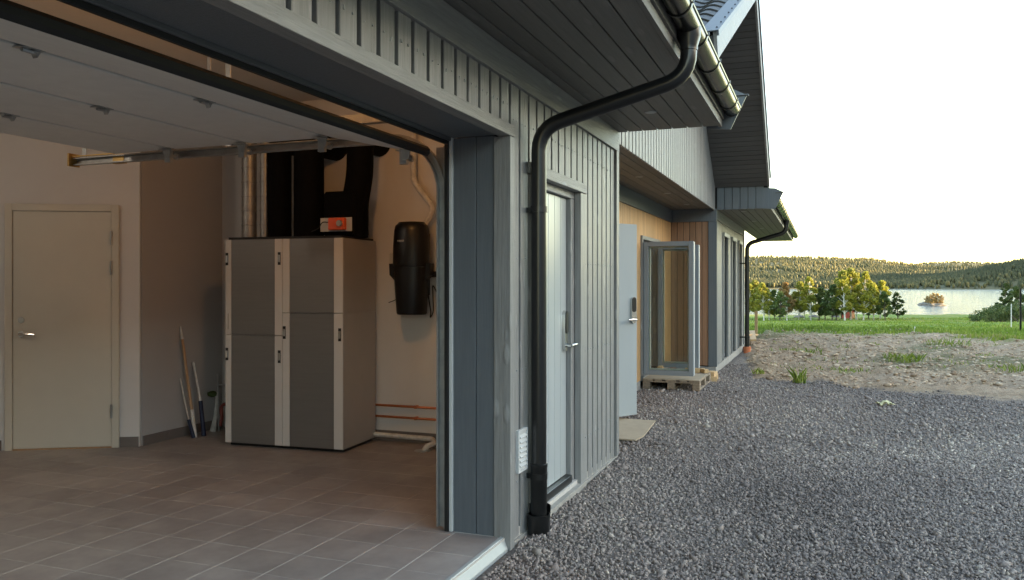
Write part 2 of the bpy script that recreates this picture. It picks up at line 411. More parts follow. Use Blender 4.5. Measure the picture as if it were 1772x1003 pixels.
def gz(x, y):
    i = np.clip(np.searchsorted(gx, x), 0, nx - 1); j = np.clip(np.searchsorted(gy, y), 0, ny - 1); return GZ[i, j]

# lake
mb = MB(); c0 = [at(886 - 2200, 118, -3.6), at(886 + 2600, 118, -3.6), at(886 + 1500, 3200, -3.6), at(886 - 1000, 3200, -3.6)]
mb.add(c0, [(0, 1, 2, 3)])
tag(part('lake', mb, 'water'), 'pale rippled lake below the meadow', None, None, 'structure')

# far hills: one height field beyond the lake
def hill_h(D, r):
    u = r / D
    px = 886 + 1400 * u
    hA = np.interp(px, [900, 1200, 1300, 1370, 1430, 1500, 1545, 1620, 1720, 1800, 2000], [40, 46, 47, 50, 48, 43, 36, 30, 30, 30, 25])
    h = -4.6 + 3.5 * sstep(780, 800, D) + sstep(800, 1750, D) * hA + (vnoise(D, r, .004, 61, 4) * 16 + 3) * sstep(820, 1000, D)
    hB = np.interp(px, [1200, 1480, 1540, 1600, 1650, 1720, 1772, 1900], [20, 30, 52, 70, 75, 70, 66, 60])
    h = np.maximum(h, -5 + sstep(1500, 2600, D) * hB)
    rr = np.interp(u, [.42, .5, .57, .64, .72, .9, 1.3], [0, 5, 15, 27, 40, 62, 75])  # unseen rise beyond the right edge, raised to shade the visible slope
    D0 = np.interp(r, [600, 850], [735, 540])
    hr = -4.6 + rr * sstep(D0, D0 + 130, D) * (1 - sstep(1150, 1500, D) * .8) + sstep(D0, D0 + 25, D) * 2.2 * sstep(330, 430, r)
    return np.maximum(h, hr)
dd = np.concatenate([np.arange(530, 1100, 14), np.arange(1100, 3300, 45)])
uu = np.linspace(-.1, 2.2, 200)
DD, UU = np.meshgrid(dd, uu, indexing='ij'); RR = DD * UU
HZ = hill_h(DD, RR)
HX = DD * CT + RR * ST; HY = DD * ST - RR * CT
a_, b_ = DD.shape; idx = np.arange(a_ * b_).reshape(a_, b_)
F = np.stack([idx[:-1, :-1].ravel(), idx[:-1, 1:].ravel(), idx[1:, 1:].ravel(), idx[1:, :-1].ravel()], 1)
me = npmesh('hills', np.stack([HX.ravel(), HY.ravel(), HZ.ravel()], 1), F, 'hill_floor')
for p in me.polygons: p.use_smooth = True
tag(link('hills', me), 'low wooded hills beyond the lake', None, None, 'structure')

# forest on the hills
ico_v, ico_f = None, None
bm = bmesh.new(); bmesh.ops.create_icosphere(bm, subdivisions=1, radius=1)
bm.verts.ensure_lookup_table(); ico_v = np.array([v.co[:] for v in bm.verts]); ico_f = np.array([[v.index for v in f.verts] for f in bm.faces]); bm.free()
con_v = []; con_f = []
for (z0, z1, r0) in ((.12, .62, .22), (.42, 1.0, .15)):
    b0 = len(con_v)
    for k in range(6): con_v.append((r0 * math.cos(k * math.pi / 3), r0 * math.sin(k * math.pi / 3), z0))
    con_v.append((0, 0, z1))
    for k in range(6): con_f.append((b0 + k, b0 + (k + 1) % 6, b0 + 6))
con_v = np.array(con_v); con_f = np.array(con_f)
N = 42000
u_ = rng.uniform(.17, .85, N); D_ = 790 * (2600 / 790) ** (rng.uniform(0, 1, N) ** 1.15)
D_[:9000] = rng.uniform(742, 1200, 9000); u_[:9000] = rng.uniform(.40, .95, 9000)
D_[9000:14000] = rng.uniform(800, 930, 5000)
r_ = u_ * D_; h_ = hill_h(D_, r_)
ok = h_ > -3.2
u_, D_, r_, h_ = u_[ok], D_[ok], r_[ok], h_[ok]; N = len(u_)
X_ = D_ * CT + r_ * ST; Y_ = D_ * ST - r_ * CT
patch = vnoise(D_, r_, .006, 71, 3)
conif = (rng.uniform(-.5, .5, N) + patch * 1.2) < .05
tone = np.clip(.5 + patch * .7 + rng.normal(0, .14, N), 0, 1)
Vs, Fs, Ts = [], [], []; off = 0
for kind in (0, 1):
    sel = np.where(conif == bool(kind))[0]; n_ = len(sel)
    bv, bf = (con_v, con_f) if kind else (ico_v, ico_f)
    H = rng.uniform(4.2, 8.2, n_); ang = rng.uniform(0, 6.28, n_)
    if kind: sx = H * rng.uniform(.8, 1.1, n_); szz = H; zo = np.zeros(n_)
    else: H = H * .85; sx = H * rng.uniform(.2, .29, n_); szz = H * .5; zo = H * .52
    ca, sa = np.cos(ang), np.sin(ang)
    base = np.broadcast_to(bv, (n_,) + bv.shape).copy()
    if not kind: base *= rng.uniform(.75, 1.2, (n_, len(bv), 1))
    x = (base[..., 0] * ca[:, None] - base[..., 1] * sa[:, None]) * sx[:, None] + X_[sel][:, None]
    y = (base[..., 0] * sa[:, None] + base[..., 1] * ca[:, None]) * sx[:, None] + Y_[sel][:, None]
    z = base[..., 2] * szz[:, None] + (zo + h_[sel] - .4)[:, None]
    Vs.append(np.stack([x, y, z], -1).reshape(-1, 3))
    Fs.append((bf[None] + (np.arange(n_) * len(bv))[:, None, None]).reshape(-1, 3) + off); off += n_ * len(bv)
    Ts.append(np.repeat(tone[sel] * (.45 if kind else 1), len(bv)))
me = npmesh('forest', np.concatenate(Vs), np.concatenate(Fs), 'forest', np.concatenate(Ts))
tag(link('forest', me), 'mixed forest covering the hills across the lake', 'forest', None, 'stuff')

# gravel stones
def scatter_stones(n, dlo, dhi, rlo, rhi):
    D = np.sqrt(rng.uniform(dlo ** 2, dhi ** 2, n)); u = rng.uniform(-.35, .74, n); r = u * D
    x = D * CT + r * ST; y = D * ST - r * CT
    sm = soil_mask(x, y)
    keep = ((y < FY - .035) | ((x > 6.95) & (x < 13.85) & (y < 2.38))) & (rng.uniform(0, 1, n) > sm * 1.02) & ~((x < OX + .02) & (y > 1.60))
    x, y = x[keep], y[keep]; return x, y, rng.uniform(rlo, rhi, len(x)) * rng.uniform(.5, 1.2, len(x)) * np.where(rng.uniform(0, 1, len(x)) > .975, 1.9, 1)
P1 = scatter_stones(78000, 3.3, 7.2, .008, .017); P2 = scatter_stones(72000, 7.2, 15, .011, .022)
sx_ = np.concatenate([P1[0], P2[0]]); sy_ = np.concatenate([P1[1], P2[1]]); sr_ = np.concatenate([P1[2], P2[2]]); n_ = len(sx_)
q = rng.normal(0, 1, (n_, 4)); q /= np.linalg.norm(q, axis=1)[:, None]
w, i_, j_, k_ = q.T
RM = np.stack([1 - 2 * (j_ * j_ + k_ * k_), 2 * (i_ * j_ - k_ * w), 2 * (i_ * k_ + j_ * w), 2 * (i_ * j_ + k_ * w), 1 - 2 * (i_ * i_ + k_ * k_), 2 * (j_ * k_ - i_ * w),
               2 * (i_ * k_ - j_ * w), 2 * (j_ * k_ + i_ * w), 1 - 2 * (i_ * i_ + j_ * j_)], -1).reshape(-1, 3, 3)
oct_v = np.array([(1, 0, 0), (-.9, .15, 0), (0, 1, .1), (.1, -.9, 0), (0, .1, 1), (0, -.1, -1), (.6, .6, .45), (-.5, -.6, .5)])
oct_f = np.array([(0, 6, 4), (0, 2, 6), (2, 4, 6), (2, 1, 4), (1, 7, 4), (1, 3, 7), (3, 4, 7), (3, 0, 4), (2, 0, 5), (1, 2, 5), (3, 1, 5), (0, 3, 5)])
bs = oct_v[None] * rng.uniform(.7, 1.3, (n_, len(oct_v), 1)) * np.stack([np.ones(n_) * 1.2, rng.uniform(.6, 1, n_), rng.uniform(.5, .85, n_)], -1)[:, None, :]
V = np.einsum('nij,nkj->nki', RM, bs) * sr_[:, None, None]
V[..., 0] += sx_[:, None]; V[..., 1] += sy_[:, None]; V[..., 2] += (rng.uniform(-.003, .010, n_) + vnoise(sx_, sy_, 1.1, 81) * .006)[:, None]
patch = vnoise(sx_, sy_, .7, 83, 3)
tone = np.clip(.53 + patch * .4 + rng.normal(0, .17, n_), 0, 1)
me = npmesh('gravel', V.reshape(-1, 3), (oct_f[None] + (np.arange(n_) * len(oct_v))[:, None, None]).reshape(-1, 3), 'stone', np.repeat(tone, len(oct_v)))
tag(link('gravel', me), 'loose dark grey crushed gravel covering the yard', 'gravel', None, 'stuff')

# clods and pebbles on the bare soil
n_ = 24000
D = rng.uniform(11.5, 27, n_); r = rng.uniform(.28, .72, n_) * D; x = D * CT + r * ST; y = D * ST - r * CT
k = (soil_mask(x, y) > .5) & (y < FY - .1); x, y = x[k], y[k]; n_ = len(x); z = gz(x, y)
s_ = rng.gamma(1.4, .0085, n_).clip(.005, .05)
bs = ico_v[None] * rng.uniform(.6, 1.3, (n_, len(ico_v), 1)) * s_[:, None, None] * np.array([1.2, 1.2, .6])
V = bs + np.stack([x, y, z], -1)[:, None, :]
me = npmesh('clods', V.reshape(-1, 3), (ico_f[None] + (np.arange(n_) * len(ico_v))[:, None, None]).reshape(-1, 3), 'clod', np.repeat(rng.uniform(0, 1, n_), len(ico_v)))
tag(link('soil_clods', me), 'pale earth clods and pebbles strewn over the bare soil', 'soil', None, 'stuff')

def blades(x, y, z, h, w, lean=.35):
    n_ = len(x); a = rng.uniform(0, 6.28, n_); la = rng.uniform(0, 6.28, n_); ln = rng.uniform(0, lean, n_) * h
    dx, dy = np.cos(a) * w / 2, np.sin(a) * w / 2
    mx, my = np.cos(la) * ln, np.sin(la) * ln
    V = np.stack([np.stack([x - dx, y - dy, z], -1), np.stack([x + dx, y + dy, z], -1),
                  np.stack([x + dx * .7 + mx * .4, y + dy * .7 + my * .4, z + h * .6], -1), np.stack([x + mx, y + my, z + h * .95], -1)], 1)
    f = np.array([(0, 1, 2), (0, 2, 3)])
    return V.reshape(-1, 3), (f[None] + (np.arange(n_) * 4)[:, None, None]).reshape(-1, 3)
# meadow grass
n_ = 90000
D = 21 + 95 * rng.uniform(0, 1, n_) ** 1.7; r = rng.uniform(.25, .72, n_) * D; x = D * CT + r * ST; y = D * ST - r * CT
k = (meadow_mask(x, y) > rng.uniform(.3, 1, n_)); x, y, D = x[k], y[k], D[k]; n_ = len(x)
h = rng.uniform(.025, .07, n_) * (1 + D / 90) * (1 + .8 * (vnoise(x, y, .15, 91) > .12))
V, F = blades(x, y, gz(x, y) - .02, h, rng.uniform(.02, .05, n_) * (1 + D / 30))
tone = np.clip(.5 + vnoise(x, y, .2, 93) * .8 + rng.normal(0, .15, n_), 0, 1)
tag(link('meadow_grass', npmesh('meadow_grass', V, F, 'grass', np.repeat(tone, 4))), 'short bright green grass of the meadow towards the lake', 'grass', None, 'stuff')
# weeds on the soil
wx, wy, wh = [], [], []
spots = [(rng.uniform(1290, 1790), rng.uniform(14, 25)) for _ in range(70)]
for (px, D) in spots:
    p = at(px, D)
    if p.y > 1.3: continue
    m_ = int(rng.integers(6, 45)); rad = rng.uniform(.08, .45)
    a = rng.uniform(0, 6.28, m_); q_ = rad * np.sqrt(rng.uniform(0, 1, m_))
    wx += list(p.x + q_ * np.cos(a)); wy += list(p.y + q_ * np.sin(a)); wh += list(rng.uniform(.02, .07, m_))
wx, wy, wh = map(np.array, (wx, wy, wh))
V, F = blades(wx, wy, gz(wx, wy) - .01, wh, rng.uniform(.012, .025, len(wx)), .9)
tag(link('weeds', npmesh('weeds', V, F, 'grass', np.repeat(rng.uniform(.2, 1, len(wx)), 4))), 'sparse low weeds sprouting over the bare soil', 'weeds', None, 'stuff')
def tuft(px, py, h, n_, rad, label):
    D = 1400 * 1.5 / (py - 491); p = at(px, D); zz = float(gz(np.array([p.x]), np.array([p.y]))[0])
    a = rng.uniform(0, 6.28, n_); q_ = rad * np.sqrt(rng.uniform(0, 1, n_))
    V, F = blades(q_ * np.cos(a), q_ * np.sin(a), np.zeros(n_) - .01, rng.uniform(.4, 1, n_) * h, rng.uniform(.012, .022, n_), .7)
    o = link('grass_tuft', npmesh('grass_tuft', V, F, 'grass', np.repeat(rng.uniform(.1, .9, n_), 4)), loc=(p.x, p.y, zz))
    tag(o, label, 'grass tuft', 'grass tufts on the bare soil', 'stuff' if rad > .2 else None)
tuft(1384, 663, .30, 42, .10, 'tall spiky green grass tuft at the edge of the gravel')
tuft(1478, 641, .13, 160, .42, 'low wide patch of grass in the middle of the bare soil')
tuft(1560, 626, .22, 150, .36, 'bushy grass clump on the bare soil towards the island')
tuft(1312, 651, .13, 30, .10, 'tiny grass tuft beside the tyre marks near the house corner')
tuft(1380, 609, .16, 160, .55, 'flat green weed patch nearest the meadow side of the soil')
tuft(1752, 640, .16, 110, .38, 'ragged weed clump on the soil below the thin metal post')
tuft(1640, 600, .2, 90, .5, 'dry grassy patch at the border of soil and meadow')

# ================================================================== HOUSE
house = thing('house', (4.3, 2.0, 0), 'grey timber-clad house with garage, recessed cedar entrance and black gutters', 'house')
def plank_run(parent, x0, x1, zf, material='paint_v', y0=FY, t=.026, pitch=PITCH, gap=.031, name='plank'):
    """vertical boards side by side along X; zf(x) -> (z0, z1)"""
    n_ = max(1, round((x1 - x0) / pitch)); p = (x1 - x0) / n_
    for i in range(n_):
        a = x0 + i * p + gap / 2; b = x0 + (i + 1) * p - gap / 2; z0, z1 = zf((a + b) / 2)
        block(name, a, b, y0, y0 + t, z0, z1, material, parent, .0025)
def plank_run_y(parent, y0, y1, x, z0, z1, material, t=.024, pitch=.1, gap=.008, name='plank'):
    n_ = max(1, round((y1 - y0) / pitch)); p = (y1 - y0) / n_
    for i in range(n_):
        block(name, x, x + t, y0 + i * p + gap / 2, y0 + (i + 1) * p - gap / 2, z0, z1, material, parent, .002)

# --- garage front wall: core, boards, trims
DX0, DX1, DZ0, DZ1 = 4.70, 5.70, .05, 2.17       # service door opening
g = MB()
g.box(-1.7, XE, FY + .03, 1.98, 2.43, 3.05)
g.box(-1.7, -1.0, FY + .03, 1.98, 0, 2.43)
g.box(OX + .05, DX0, FY + .03, 1.98, 0, 2.43); g.box(DX1, XE - .03, FY + .03, 1.98, 0, 2.43); g.box(DX0, DX1, FY + .03, 1.98, DZ1, 2.43)
g.box(DX0, DX1, 1.86, 1.98, 0, DZ1)
gw = part('garage_wall', g, 'core', house)
plank_run(gw, -1.7, OX + .07, lambda x: (2.402, 2.66))
plank_run(gw, OX + .075, DX0 - .07, lambda x: (.02, 2.66))
plank_run(gw, DX0 - .07, DX1 + .12, lambda x: (DZ1 + .075, 2.66))
plank_run(gw, DX1 + .12, XE - .09, lambda x: (.02, 2.66))
block('corner_board', XE - .085, XE, FY - .02, FY + .03, .02, 2.66, 'paint_v', gw)
plank_run_y(gw, FY + .03, 2.36, XE - .03, .02, 2.78, 'paint_v', pitch=.145)
block('frieze_board', -1.7, XE + .002, FY - .022, FY + .028, 2.648, SZ - .002, 'paint_x', gw)
block('lintel_trim', -1.0, OX + .066, FY - .03, FY + .045, OZ, OZ + .066, 'paint_x', gw)
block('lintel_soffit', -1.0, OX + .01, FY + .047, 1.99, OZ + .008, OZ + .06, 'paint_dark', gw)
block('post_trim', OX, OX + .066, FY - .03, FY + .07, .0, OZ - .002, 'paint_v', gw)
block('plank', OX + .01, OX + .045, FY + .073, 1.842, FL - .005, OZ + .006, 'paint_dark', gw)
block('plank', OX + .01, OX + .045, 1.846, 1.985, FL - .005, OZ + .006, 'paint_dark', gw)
block('weather_strip', OX - .006, OX + .045, 1.988, 2.008, FL, OZ + .02, 'white_plastic', gw)
block('rubber_strip', OX - .012, OX + .03, 2.010, 2.035, FL, OZ + .04, 'rubber', gw)
block('head_strip', -1.0, OX - .014, 1.991, 2.006, OZ - .012, OZ + .06, 'flashing', gw)
block('head_rubber', -1.0, OX - .014, 2.008, 2.03, OZ - .03, OZ + .06, 'rubber', gw)
nl = MB(); x = OX + .075 + PITCH / 2
while x < XE - .05:
    for z_ in (.35, 1.0, 1.65, 2.45):
        if not (DX0 - .1 < x < DX1 + .15 and z_ < 2.3):
            for s_ in (-1, 1): nl.tube([(x + s_ * .03, FY - .0005, z_ + random.uniform(-.012, .012)), (x + s_ * .03, FY - .003, z_)], .004, 6)
    x += PITCH
x = 1.0
while x < OX:
    for s_ in (-1, 1): nl.tube([(x + s_ * .03, FY - .0005, 2.52 + random.uniform(-.02, .02)), (x + s_ * .03, FY - .003, 2.52)], .004, 6)
    x += PITCH
tag(part('nail_heads', nl, 'alu', gw), kind='stuff')
pl = part('plinth', MB().box(OX + .06, XE - .02, FY - .012, FY + .029, -.15, .016).box(XE - .6, XE - .035, FY + .03, 2.4, -.1, .016), 'concrete', house)

# --- service door in the garage wall
d = part('service_door', MB().box(DX0 + .09, DX1 - .09, FY + .075, FY + .12, DZ0 + .075, DZ1 - .055), 'door_paint', house)
tag(d, 'pale blue-grey service door with vertical grooves')
n_ = 6; w_ = (DX1 - DX0 - .18) / n_
for i in range(n_):
    block('door_board', DX0 + .09 + i * w_ + .0018, DX0 + .09 + (i + 1) * w_ - .0018, FY + .064, FY + .0745, DZ0 + .075, DZ1 - .055, 'door_paint', d, .003)
for (a, b) in ((DX0, DX0 + .085), (DX1 - .085, DX1)): block('door_frame', a, b, FY + .03, FY + .13, DZ0, DZ1 - .052, 'paint_v', d)
block('door_frame', DX0, DX1, FY + .03, FY + .13, DZ1 - .05, DZ1, 'paint_x', d)
block('door_trim', DX1 + .002, DX1 + .115, FY - .02, FY + .029, .02, DZ1 - .002, 'paint_v', d)
block('door_trim', DX0 - .065, DX0 - .002, FY - .02, FY + .029, .02, DZ1 - .002, 'paint_v', d)
block('door_head_trim', DX0 - .09, DX1 + .14, FY - .03, FY + .029, DZ1, DZ1 + .07, 'paint_x', d)
block('threshold', DX0 + .086, DX1 - .086, FY + .02, FY + .13, DZ0 - .03, DZ0 + .072, 'metal_black', d)
block('door_sill', DX0 - .06, DX1 + .1, FY - .035, FY + .015, -.1, DZ0 - .01, 'concrete', d)
def lock_set(parent, cx, zc, local=False, hand=1, fx=None):
    """electronic lock plate with black keypad and lever; plate lies in plane y = fx, facing -Y"""
    y = fx
    def outl(w, h, n_=6): return [(cx + w * math.cos(a), zc + h - w + w * math.sin(a)) for a in [math.pi * i / n_ for i in range(n_ + 1)]] + \
                                [(cx + w * math.cos(a), zc - h + w + w * math.sin(a)) for a in [math.pi + math.pi * i / n_ for i in range(n_ + 1)]]
    p = part('lock_plate', MB().prism(outl(.036, .145), 'y', y - .024, y), 'chrome', parent, True, 0, local)
    zk = zc + .06
    def outk(w, h, n_=6): return [(cx + w * math.cos(a), zk + h - w + w * math.sin(a)) for a in [math.pi * i / n_ for i in range(n_ + 1)]] + \
                                [(cx + w * math.cos(a), zk - h + w + w * math.sin(a)) for a in [math.pi + math.pi * i / n_ for i in range(n_ + 1)]]
    part('keypad', MB().prism(outk(.027, .08), 'y', y - .030, y - .0245), 'plastic_black', parent, True, 0, local)
    hd = MB(); hd.tube([(cx, y - .024, zc - .105), (cx, y - .06, zc - .105)], .012, 10)
    hd.tube([(cx, y - .06, zc - .105), (cx - hand * .03, y - .064, zc - .103), (cx - hand * .125, y - .062, zc - .103)], .0115, 10)
    part('door_handle', hd, 'chrome', parent, True, 0, local)
lock_set(d, DX1 - .155, 1.165, fx=FY + .064, hand=-1)

# --- vent grille beside the garage opening
v = part('vent_grille', MB().box(4.405, 4.565, FY - .012, FY, .395, .645), 'white_plastic', house)
for i in range(7):
    z0 = .425 + i * .028
    part('slat', MB().prism([(FY - .0125, z0), (FY - .024, z0 + .004), (FY - .0125, z0 + .021)], 'x', 4.432, 4.538), 'white_plastic', v)
for (a, b, c_, e_) in ((4.405, 4.42, .395, .645), (4.55, 4.565, .395, .645), (4.4202, 4.5498, .395, .412), (4.4202, 4.5498, .628, .645)):
    part('rim', MB().box(a, b, FY - .018, FY - .0122, c_, e_), 'white_plastic', v)

# --- soffits made of boards running along the house
def soffit(x0, x1, z, y0, y1, nb, material, name='soffit'):
    s = part(name, MB().box(x0, x1, y0, y1, z + .022, z + .05), 'core', house)
    w = (y1 - y0) / nb
    for i in range(nb): block('board', x0, x1, y0 + i * w + .004, y0 + (i + 1) * w - .004, z, z + .021, material, s, .003)
    return s
s1 = soffit(-1.7, XE + .02, SZ, EY, FY + .03, 7, 'soffit_x')
s2 = soffit(XE + .022, XF, 2.765, FY + .03, 2.40, 6, 'soffit_x', 'porch_soffit')
s3 = soffit(XF + .03, ROOF_END, 2.755, EY, FY + .03, 7, 'soffit_x')
def downlight(x, y, z, parent):
    part('downlight', MB().lathe([(.045, -.006), (.045, .0), (.033, .0), (.028, .012), (.0, .012)], (x, y, z), 20), 'alu', parent, True)
for x in (3.4, 6.17): downlight(x, 1.22, SZ - .001, s1)
for x in (7.6, 9.43, 11.3, 13.0): downlight(x, 2.0, 2.764, s2)
for x in (14.5, 16.8, 19.0, 22): downlight(x, 1.25, 2.754, s3)

# --- fascia, gutters, brackets, downpipes
def eave(x0, x1, z, first, step):
    f = part('fascia', MB().box(x0, x1, EY - .028, EY - .002, z - .012, z + .2).box(x0, x1, EY - .045, EY - .029, z + .05, z + .215), 'soffit_x', house)
    cz = z + .142; cy = EY - .105; r = .067
    prof = arc((cy, cz), r, 180, 360, 14); inner = arc((cy, cz), r - .005, 360, 180, 14)
    m = MB().prism(prof + inner, 'x', x0 - .01, x1 + .01)
    gu = part('gutter', m, 'gutter', house, True)
    part('gutter_bead', MB().tube([(x0 - .01, cy - r, cz), (x1 + .01, cy - r, cz)], .009, 8), 'gutter', gu, True)
    part('gutter_end', MB().prism(arc((cy, cz), r + .003, 180, 360, 14), 'x', x1 + .0105, x1 + .018), 'metal_black', gu)
    pr = arc((cy, cz), r + .006, 178, 362, 14); pi = arc((cy, cz), r + .0015, 362, 178, 14)
    bm_ = MB().prism(pr + pi, 'x', -.015, .015).tube([(0, cy - r - .002, cz - .004), (0, cy - r - .004, cz + .016)], .012, 6).mesh('gutter_bracket', 'metal_black', True)
    x = first
    while x < x1:
        link('gutter_bracket', bm_, gu, loc=(x, 0, 0)); x += step
    return gu, cy, cz
gu1, GYc, GZc = eave(-1.7, XE + .03, SZ, .05, .6)
gu2, _, _ = eave(XF + .05, ROOF_END, 2.755, XF + .3, .6)
def bend(pts, r, n_=6):
    out = [Vector(pts[0])]
    for i in range(1, len(pts) - 1):
        a, b, c_ = Vector(pts[i - 1]), Vector(pts[i]), Vector(pts[i + 1])
        d1 = (a - b).normalized(); d2 = (c_ - b).normalized(); p1 = b + d1 * r; p2 = b + d2 * r
        for k in range(n_ + 1):
            t = k / n_; out.append(p1 * (1 - t) ** 2 + b * 2 * t * (1 - t) + p2 * t * t)
    out.append(Vector(pts[-1])); return out
def downpipe(x, z, ybase, zend, pr=.046):
    cy = EY - .105
    dp = part('downpipe', MB().tube(bend([(x, cy, z + .03), (x, cy, z - .155), (x, ybase, z - .385), (x, ybase, zend)], .14), pr, 18), 'metal_black', house, True)
    part('outlet', MB().lathe([(.066, .0), (.066, -.055), (.05, -.105), (.05, -.13)], (x, cy, z + .12), 18, 1.05), 'metal_black', dp, True)
    for zz in (1.93, .33):
        part('pipe_clip', MB().lathe([(pr + .007, 0), (pr + .007, .035)], (x, ybase, zz), 18).box(x - .012, x + .012, ybase + pr, FY + .002, zz, zz + .03)
             .box(x + pr, x + pr + .03, ybase - .012, ybase + .012, zz - .004, zz + .039), 'metal_black', dp, True)
    return dp
dp = downpipe(4.6, SZ, 1.585, .03)
part('pipe_collar', MB().lathe([(.051, .0), (.051, .38), (.0535, .385), (.0535, .40), (.047, .402)], (4.6, 1.585, .02), 18), 'metal_black', dp, True)
lt = MB().lathe([(.06, -.05), (.066, .0), (.068, .12), (.062, .12), (.058, .02)], (4.6, 1.585, 0), 20)
lt.add([(4.6 + .070 * math.cos(a), 1.585 + .070 * math.sin(a), .118) for a in [R(-75 + 10 * i) for i in range(16)]] +
       [(4.6 + .072 * math.cos(a), 1.585 + .072 * math.sin(a), .17) for a in [R(-75 + 10 * i) for i in range(16)]], [(i, i + 1, 17 + i, 16 + i) for i in range(15)])
part('leaf_trap', lt, 'metal_black', dp, True)
dp2 = downpipe(18.2, 2.755, 1.50, .10)
part('ground_socket', MB().lathe([(.075, -.12), (.075, .09), (.085, .09), (.085, .14), (.06, .14)], (18.2, 1.50, 0), 18), 'terracotta', dp2, True)
dp2['label'] = 'black downpipe ending in a terracotta ground socket'

# --- roof of garage and far wing
def roof_slab(x0, x1, ze):
    k = .5
    m = MB().prism([(EY - .06, ze), (5.2, ze + (5.2 - EY + .06) * k), (9.8, ze), (9.8, ze + .06), (5.2, ze + .06 + (5.2 - EY + .06) * k), (EY - .06, ze + .05)], 'x', x0, x1)
    return part('roof', m, 'roof_tile', house)
roof_slab(-1.75, XE + .05, SZ + .215); roof_slab(XF + .05, ROOF_END, 2.755 + .215)
def eave_end(x, z):
    m = MB().prism([(.575, z + .245), (.705, z - .03), (.90, z - .012), (.90, z + .33), (.70, z + .312)], 'x', x, x + .025)
    e_ = part('eave_end_plate', m, 'paint_dark', house)
    block('flashing_cap', x - .02, x + .045, .56, .70, z + .243, z + .249, 'flashing', e_, .001)
eave_end(XE + .05, SZ); eave_end(XF, 2.755)

# --- the gable over the porch
AX, AZ = 11.0, 5.22; LX, LZ = 6.79, 3.34; RX, RZ = 13.86, 3.09
def under(x): return LZ + (AZ - LZ) * (x - LX) / (AX - LX) if x < AX else AZ + (RZ - AZ) * (x - AX) / (RX - AX)
ga = part('gable_wall', MB().prism([(XE + .03, 2.79), (XF, 2.79), (XF, under(XF) + .2), (AX, AZ + .2), (XE + .03, under(XE) + .2)], 'y', FY + .03, FY + .12), 'core', house)
plank_run(ga, XE + .03, XF, lambda x: (2.735, under(x) + .13))
VY0, VY1 = EY + .02, FY - .002
def verge(xa, za, xb, zb, n_):
    L = math.hypot(xb - xa, zb - za); ux, uz = (xb - xa) / L, (zb - za) / L; nx_, nz_ = -uz, ux
    if nz_ < 0: nx_, nz_ = -nx_, -nz_
    def q(t, h_): return (xa + ux * t + nx_ * h_, za + uz * t + nz_ * h_)
    core = part('verge_soffit', MB().prism([q(0, .045), q(L, .045), q(L, .075), q(0, .075)], 'y', VY0, VY1 + .2), 'core', house)
    w = L / n_
    bm_ = None
    for i in range(n_):
        t0, t1 = i * w + .004, (i + 1) * w - .004
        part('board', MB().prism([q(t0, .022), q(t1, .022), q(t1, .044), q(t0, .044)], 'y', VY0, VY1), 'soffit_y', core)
    bb = part('barge_board', MB().prism([q(0, 0), q(L, 0), q(L, .225), q(0, .225)], 'y', EY - .012, EY + .018), 'paint_x', house)
    part('barge_cap', MB().prism([q(-.02, .228), q(L, .228), q(L, .236), q(-.02, .236)], 'y', EY - .03, EY + .12)
         .prism([q(-.02, .19), q(L, .19), q(L, .2275), q(-.02, .2275)], 'y', EY - .03, EY - .0125), 'flashing', bb)
    t = .12
    while t < L:
        a = q(t, .237); part('screw', MB().lathe([(.009, 0), (.007, .008)], (a[0], EY + .0, a[1]), 6), 'metal_black', bb); t += .33
    roof = part('gable_roof', MB().prism([q(-.02, .08), q(L, .08), q(L, .19), q(-.02, .19)], 'y', EY + .02, 6.0), 'roof_tile', house)
    return roof, q, L
ro, ql, Ll = verge(LX, LZ, AX - .001, AZ, 42)
ro2, qr, Lr = verge(AX + .001, AZ, RX, RZ, 35)
# pantiles on the slope one can look up to
tw, tl = .30, .36
def tile_mesh():
    V, F = [], []; seg = 8
    for a in (0, 1):
        for k in range(seg + 1):
            y = tw * k / seg; h_ = .022 * math.sin(2 * math.pi * k / seg - .6) + .03
            V.append((a * (tl + .05), y, h_ + (.02 if a == 0 else 0))); V.append((a * (tl + .05), y, h_ - .014 + (.02 if a == 0 else 0)))
    n2 = 2 * (seg + 1)
    for k in range(seg):
        F += [(2 * k, 2 * k + 2, n2 + 2 * k + 2, n2 + 2 * k), (2 * k + 1, n2 + 2 * k + 1, n2 + 2 * k + 3, 2 * k + 3), (2 * k, 2 * k + 1, 2 * k + 3, 2 * k + 2)]
    me_ = MB().add(V, F).mesh('tile', 'roof_tile', True, angle=60); return me_
tm = tile_mesh(); sl = math.atan2(AZ - LZ, AX - LX)
for i in range(12):
    for j in range(12):
        a = ql(i * tl, .195); o = link('tile', tm, ro, loc=(a[0], EY + .125 + j * tw, a[1])); o.rotation_euler[1] = -sl

# --- the recessed porch
PY = 2.40
pw = part('porch_wall', MB().box(XE - .03, 7.66, PY + .028, PY + .3, 0, 2.8).box(8.62, 11.42, PY + .028, PY + .3, 0, 2.8).box(12.74, XF + .3, PY + .028, PY + .3, 0, 2.8)
          .box(7.66, 8.62, PY + .028, PY + .3, 2.15, 2.8).box(11.42, 12.74, PY + .028, PY + .3, 2.15, 2.8), 'core', house)
plank_run(pw, XE, 7.62, lambda x: (.125, 2.55), 'cedar', PY, pitch=.1, gap=.007)
plank_run(pw, 8.66, 11.40, lambda x: (.125, 2.55), 'cedar', PY, pitch=.1, gap=.007)
plank_run(pw, 7.62, 8.66, lambda x: (2.19, 2.55), 'cedar', PY, pitch=.1, gap=.007)
plank_run(pw, 11.40, 12.76, lambda x: (2.19, 2.55), 'cedar', PY, pitch=.1, gap=.007)
plank_run(pw, 12.76, XF, lambda x: (.125, 2.55), 'cedar', PY, pitch=.1, gap=.007)
